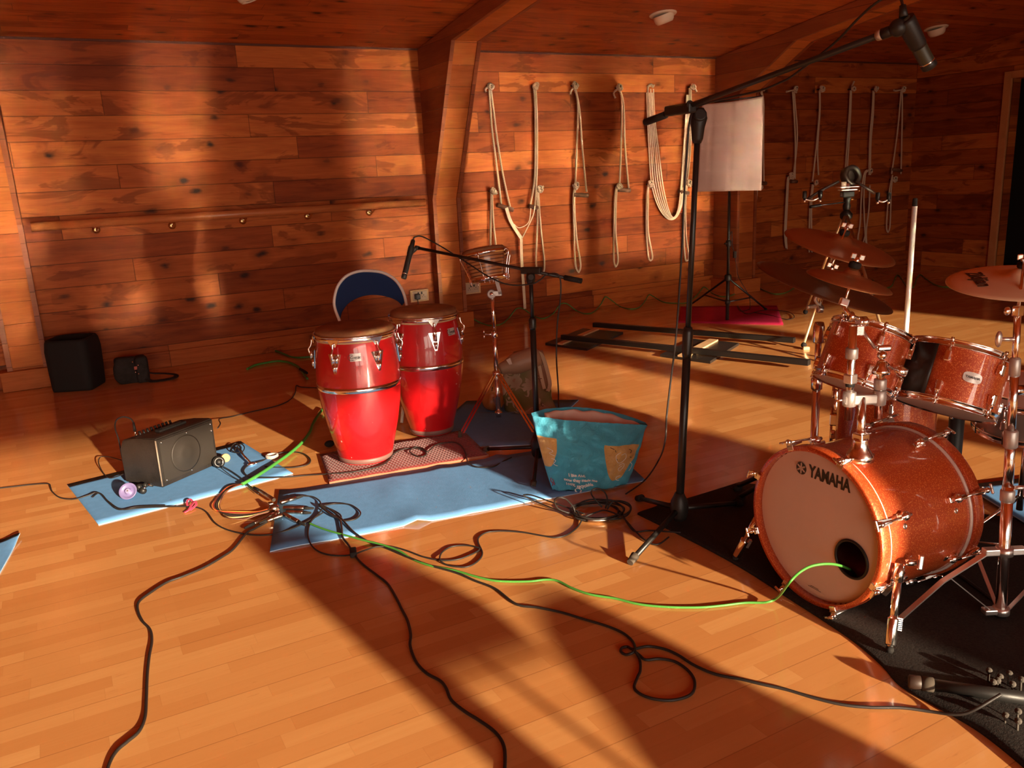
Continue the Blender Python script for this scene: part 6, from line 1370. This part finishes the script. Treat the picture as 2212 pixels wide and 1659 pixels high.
fc('audio_cable',[(272,1022,.04),(250,1030,.02),(235,1032,.008),(222,1020,.006),(213,1000,.02),(216,988,.03),(228,986,.035),(240,988,.05),(262,994,.07)],.0028,BK,'thin dark wire curling out left of the amplifier')
# green multicore
GD=plain('green_snake',(.055,.26,.042),.5)
fc('multicore_cable',[(700,880,.02),(688,896,.02),(676,915,.018),(668,935,.018),(650,958,.018),(625,980,.018),(590,1005,.018),(560,1025,.02),(540,1037,.02),(523,1046,.02)],.0085,GD,'thick green multicore cable curving behind the conga onto the left mat')
rn=random.Random(3); cols=[('orange',(.75,.28,.05)),('red',(.60,.05,.04)),('brown',(.16,.06,.03)),('black',(.02,.015,.014)),('grey',(.08,.06,.05)),('black',(.02,.015,.014)),('yellow',(.70,.45,.18)),('brown',(.14,.05,.03))]
for i,(cn,cc_) in enumerate(cols):
    o=(i-3.5)*2.1; jx=rn.uniform(-2,2)
    fc('core_wire',[(523,1046,.020),(505,1050+o*.3,.018+i*.001),(487,1060+o*.6,.012),(473+o*.8,1078,.006+.002*i),(466+o*1.1,1092,.006),(474+o*.9,1105+o*.3,.006),(495,1112+o,.006+.0015*i),(530,1113+o*.9+jx,.008),(560,1108+o*.4,.014),(590+i*2,1098+o*.3,.020)],.0028,plain('core_'+cn+str(i),cc_,.4),'%s core wire fanning out of the green multicore, %s'%(cn,['nearest the mat','second from the mat','third from the mat','fourth from the mat','middle low','lower','second lowest','lowest'][i]),grp='core wires of the multicore')
# plugs
M['plug']=plain('nickel_plug',(.50,.42,.34),.25,1,var=.1)
def xlr(a,b_,lb,tail=True,r=.0095):
    A_,B_=fl(*a),fl(*b_); n_=(B_-A_).normalized(); L=(B_-A_).length; o=thing('cable_plug',A_,lb,'plug','metal cable plugs at the end of the multicore')
    bb=MB(); bb.lathe([(r*.85,0),(r,.002),(r,L*.34),(r*.9,L*.36),(r*.9,L*.38),(r,L*.40),(r,L*.66),(r*.8,L*.68)],A_,n_,18); bb.build('plug_shell',M['plug'],o)
    bb=MB(); bb.lathe([(r*.78,L*.66),(r*.74,L*.80),(r*.5,L*.98),(r*.38,L)],A_,n_,14); bb.build('strain_relief',M['rubber'],o); return o
xlr((606,1086,.022),(655,1071,.022),'uppermost metal plug on the long mat, pointing right')
xlr((612,1097,.020),(678,1098,.018),'longest metal plug pointing right, above another on the mat')
xlr((618,1106,.012),(672,1108,.012),'metal plug lying directly below the longest one')
xlr((612,1110,.022),(660,1135,.016),'metal plug slanting down right across the mat corner')
xlr((592,1080,.024),(548,1052,.020),'plug slanting up left towards the amplifier')
xlr((610,1113,.024),(560,1131,.012),'bright plug slanting down left off the mat corner')
xlr((590,1110,.012),(528,1141,.010),'leftmost plug lying on the bare floor')
xlr((600,1106,.028),(583,1126,.012),'short stubby plug at the centre of the cluster',r=.011)
b=MB(); b.sph(fl(592,1098,.022),.020,sc=(1.2,1,.9)); b.box(fl(585,1090,.030),(.02,.03,.02),bev=.003); g=b.build('junction_clamp',M['plug'],None,'small metal clamp in the middle of the plug cluster','clamp')
b=MB(); b.box(fl(610,1083,.02),(.02,.014,.010),bev=.002); b.build('blue_tape_tag',plain('blue_tag',(.15,.45,.60),.5),g,'pale blue tag')
# coiled heap
rn=random.Random(11)
b=MB(); pts=[]
for k_ in range(5):
    for s in range(12):
        t=2*pi*s/12+.3*k_; rx=48+rn.uniform(-4,6)+3*k_; ry=19+rn.uniform(-2,3); cx_2=1285+rn.uniform(-3,3)+3*k_; cy_2=1106-1.5*k_
        pts.append((cx_2+rx*cos(t),cy_2+ry*sin(t),.006+.005*k_+.004*sin(3*t)))
b.tube(smooth([fl(*p) for p in pts],4),.0036,8); b.build('coiled_cable',BK,None,'coiled heap of black cable on the floor in front of the blue bag','cable')
fc('cable_loop',[(1330,1118,.02),(1270,1118,.012),(1215,1105,.010),(1160,1085,.012),(1135,1073,.03),(1132,1069,.04),(1150,1070,.04),(1190,1084,.03),(1230,1098,.02),(1262,1110,.014)],.0030,BK,'thin wire loop springing left from the coiled heap over the long mat')
fc('cable_loop',[(1250,1112,.012),(1228,1108,.02),(1205,1098,.05),(1198,1082,.09),(1206,1075,.11),(1222,1078,.10),(1238,1095,.05),(1246,1112,.02),(1275,1120,.01)],.0034,BK,'black loop standing up at the left of the coiled heap')
fc('cable_loop',[(1300,1095,.03),(1280,1072,.08),(1278,1060,.12),(1290,1055,.13),(1306,1063,.11),(1312,1080,.07),(1308,1098,.03)],.0034,BK,'black loop standing up in front of the base of the blue bag')
fc('cable_loop',[(1312,1100,.03),(1322,1085,.06),(1340,1082,.05),(1358,1088,.03),(1363,1100,.02),(1352,1115,.012),(1325,1122,.01),(1300,1120,.012)],.0034,BK,'black loop spreading right from the coiled heap')
fc('audio_cable',[(1345,1110,.02),(1355,1130,.01),(1372,1148),(1400,1146),(1435,1148,.016),(1470,1150,.018)],.0034,BK,'black cable trailing from the heap onto the black carpet tip')
b=MB(); a_,c_=fl(1270,1124,.012),fl(1312,1124,.012); b.lathe([(.008,0),(.009,.004),(.009,.055),(.006,.06),(.004,.085)],a_,(c_-a_),14); b.build('cable_plug',M['plug'],None,'long nickel plug lying at the front of the coiled heap','plug')
# green cable pinned along the wall
def wallc(pts,lb,r=.0055):
    P3=[]
    for x,y in pts:
        p=wl(x,y,WY-.045)
        if p.z<r+.001: p=fl(x,y,r+.001)
        P3.append(p)
    b=MB(); b.tube(smooth(P3,7),r,8); return b.build('network_cable',GW,None,lb,'cable')
GW=plain('dull_green_cable',(.09,.28,.055),.45)
wallc([(983,712),(992,700),(1001,686),(1010,684),(1022,689),(1040,698),(1060,703),(1082,700),(1098,688),(1110,673),(1118,666),(1130,667),(1148,679),(1165,687),(1180,686),(1196,676),(1208,660),(1216,655),(1228,658),(1245,671),(1262,677),(1280,675),(1296,660),(1304,646),(1309,641),(1320,648),(1338,661),(1358,667),(1378,665),(1392,652),(1402,637),(1412,641),(1432,652),(1460,655),(1485,653),(1505,638),(1518,622),(1524,621),(1538,633),(1558,640),(1580,638),(1600,627),(1618,620),(1634,619),(1652,628),(1675,635),(1700,631),(1720,618)],'green cable sagging in waves along the foot of the rope wall')
def farc(pts,lb):
    b=MB(); b.tube(smooth([wl(x,y,WY-.30) if wl(x,y,WY-.30).z>.01 else fl(x,y,.008) for x,y in pts],7),.0055,8); return b.build('network_cable',GW,None,lb,'cable')
wallc([(1885,605),(1905,622),(1925,618),(1932,604),(1938,594),(1946,600),(1956,615),(1966,622),(1975,616),(1981,600),(1988,593),(2000,602),(2020,615),(2045,620),(2090,620)],'green cable continuing in peaks in the dark far corner')
fc('hose',[(534,797,.008),(550,789,.010),(572,784,.012),(600,780,.012),(625,783,.012),(645,793,.012),(655,806,.02),(664,818,.015)],.0095,plain('hose_green',(.06,.27,.05),.4),'dull green hose lying on the floor against the wall left of the congas',cat='hose')
fc('hose',[(588,756,.010),(605,761,.010),(630,771,.010),(655,772,.010),(690,768,.010)],.0085,plain('hose_green_far',(.05,.24,.05),.4),'second green hose nearer the baseboard behind the congas',cat='hose')
fc('audio_cable',[(648,797,.03),(656,801,.035),(663,806,.03)],.010,M['rubber'],'black coupling on the green hose',cat='coupling')
# loose things at the lower right on the carpet
a_,c_=fl(1962,1472,.030),fl(2260,1515,.030)
ls=thing('stand_leg',a_,'black tube with a grey ring lying on the carpet at the lower right','stand leg')
n_=(c_-a_).normalized(); b=MB(); b.lathe([(.015,0),(.019,.003),(.019,.030),(.017,.032)],a_,n_,18); b.build('end_cap',plain('brown_cap',(.04,.022,.015),.5),ls)
b=MB(); b.lathe([(.0195,.032),(.0195,.060),(.017,.062)],a_,n_,18); b.build('grey_ring',M['greyrub'],ls)
b=MB(); b.cyl(a_+n_*.060,c_,.0165,seg=18); b.build('tube',M['black_plastic'],ls)
for i,(x,y,s) in enumerate(((2137,1449,1),(2161,1462,1),(2147,1473,1),(2181,1455,1.1),(2188,1478,1.1),(2207,1468,1),(2173,1546,1.3),(2200,1537,1),(2200,1558,1.1),(2156,1470,.8))):
    c=fl(x,y,.045); b=MB(); n_=(CF*-1+V((0,0,.3))-CR*.5).normalized(); b.lathe([(.003,.012),(.0045,.011),(.0055,.006),(.0065,.006),(.0065,.002),(.0075,.002),(.0075,-.003),(.0085,-.003),(.0080,-.010),(.004,-.014)],c,n_,12)
    b.tube([c-n_*.012,V((c.x,c.y,.012))-n_*.0],.003,6); b.build('rubber_tip',plain('grey_tip',(.07,.058,.046),.8),None,'small grey ribbed rubber tip at the right edge of the carpet','rubber tip','ribbed rubber tips at the right edge')
b=MB(); b.tube(smooth([fl(2015,1270,.015),fl(2060,1240,.012),fl(2110,1270,.012),fl(2150,1300,.012)],5),.006,8); b.build('pedal_cable',BK,None,'short black cable on the carpet behind the bass drum','cable')
# ---------------------------------------------------------------- unseen things added and shaped to throw the long floor shadows
MS=V((1.391,-1.45,0)); ms=thing('shadow_music_stand',MS,'added unseen black music stand behind the camera, throwing a floor shadow','music stand')  # unseen stand added for the shadow of its desk and pole
b=MB(); b.cyl(MS+V((0,0,.03)),MS+V((0,0,.84)),.011,seg=14); b.build('pole',M['black_metal'],ms)
b=MB(); b.prism([MS+V((x,-.03+.10*(z-.70),z)) for x,z in((-.25,.775),(.17,.755),(.205,.82),(.17,.90),(.11,.96),(-.05,1.06),(-.27,1.09))],(0,.006,0)); b.box(MS+V((-.03,.01,.755)),(.40,.06,.008)); b.build('desk',M['black_metal'],ms)
for k in range(3):
    a=radians((-90,-150,-30)[k]); b=MB(); b.tube([MS+V((0,0,.20)),MS+V((.26*cos(a),.26*sin(a),.012))],.008,8); b.build('leg',M['black_metal'],ms)
gb=V((1.175,-1.22,0)); b=MB(); loft(b,[[p+gb+V((0,0,z)) for p in rr(w,d,.02)] for z,w,d in((.0,.16,.10),(.02,.15,.11),(.40,.135,.10),(.74,.12,.09),(.78,.09,.06))]); b.build('shadow_case',M['black_plastic'],None,'added unseen narrow black case behind the camera, throwing a floor shadow','case')  # added out of view for the narrow shadow strip it casts
rb=V((1.625,-1.2,0)); b=MB(); loft(b,[[p+rb+V((dx,0,z)) for p in rr(w,.24,.05)] for z,w,dx in((.0,.50,0),(.05,.54,-.02),(.50,.52,-.01),(.565,.45,.0),(.61,.38,.035),(.667,.31,.06),(.705,.24,.08),(.74,.14,.12))]); b.build('shadow_rucksack',fab,None,'added unseen black pack behind the camera, shaped to throw a floor shadow','bag')  # added out of view, outline tapered to give a rounded floor shadow
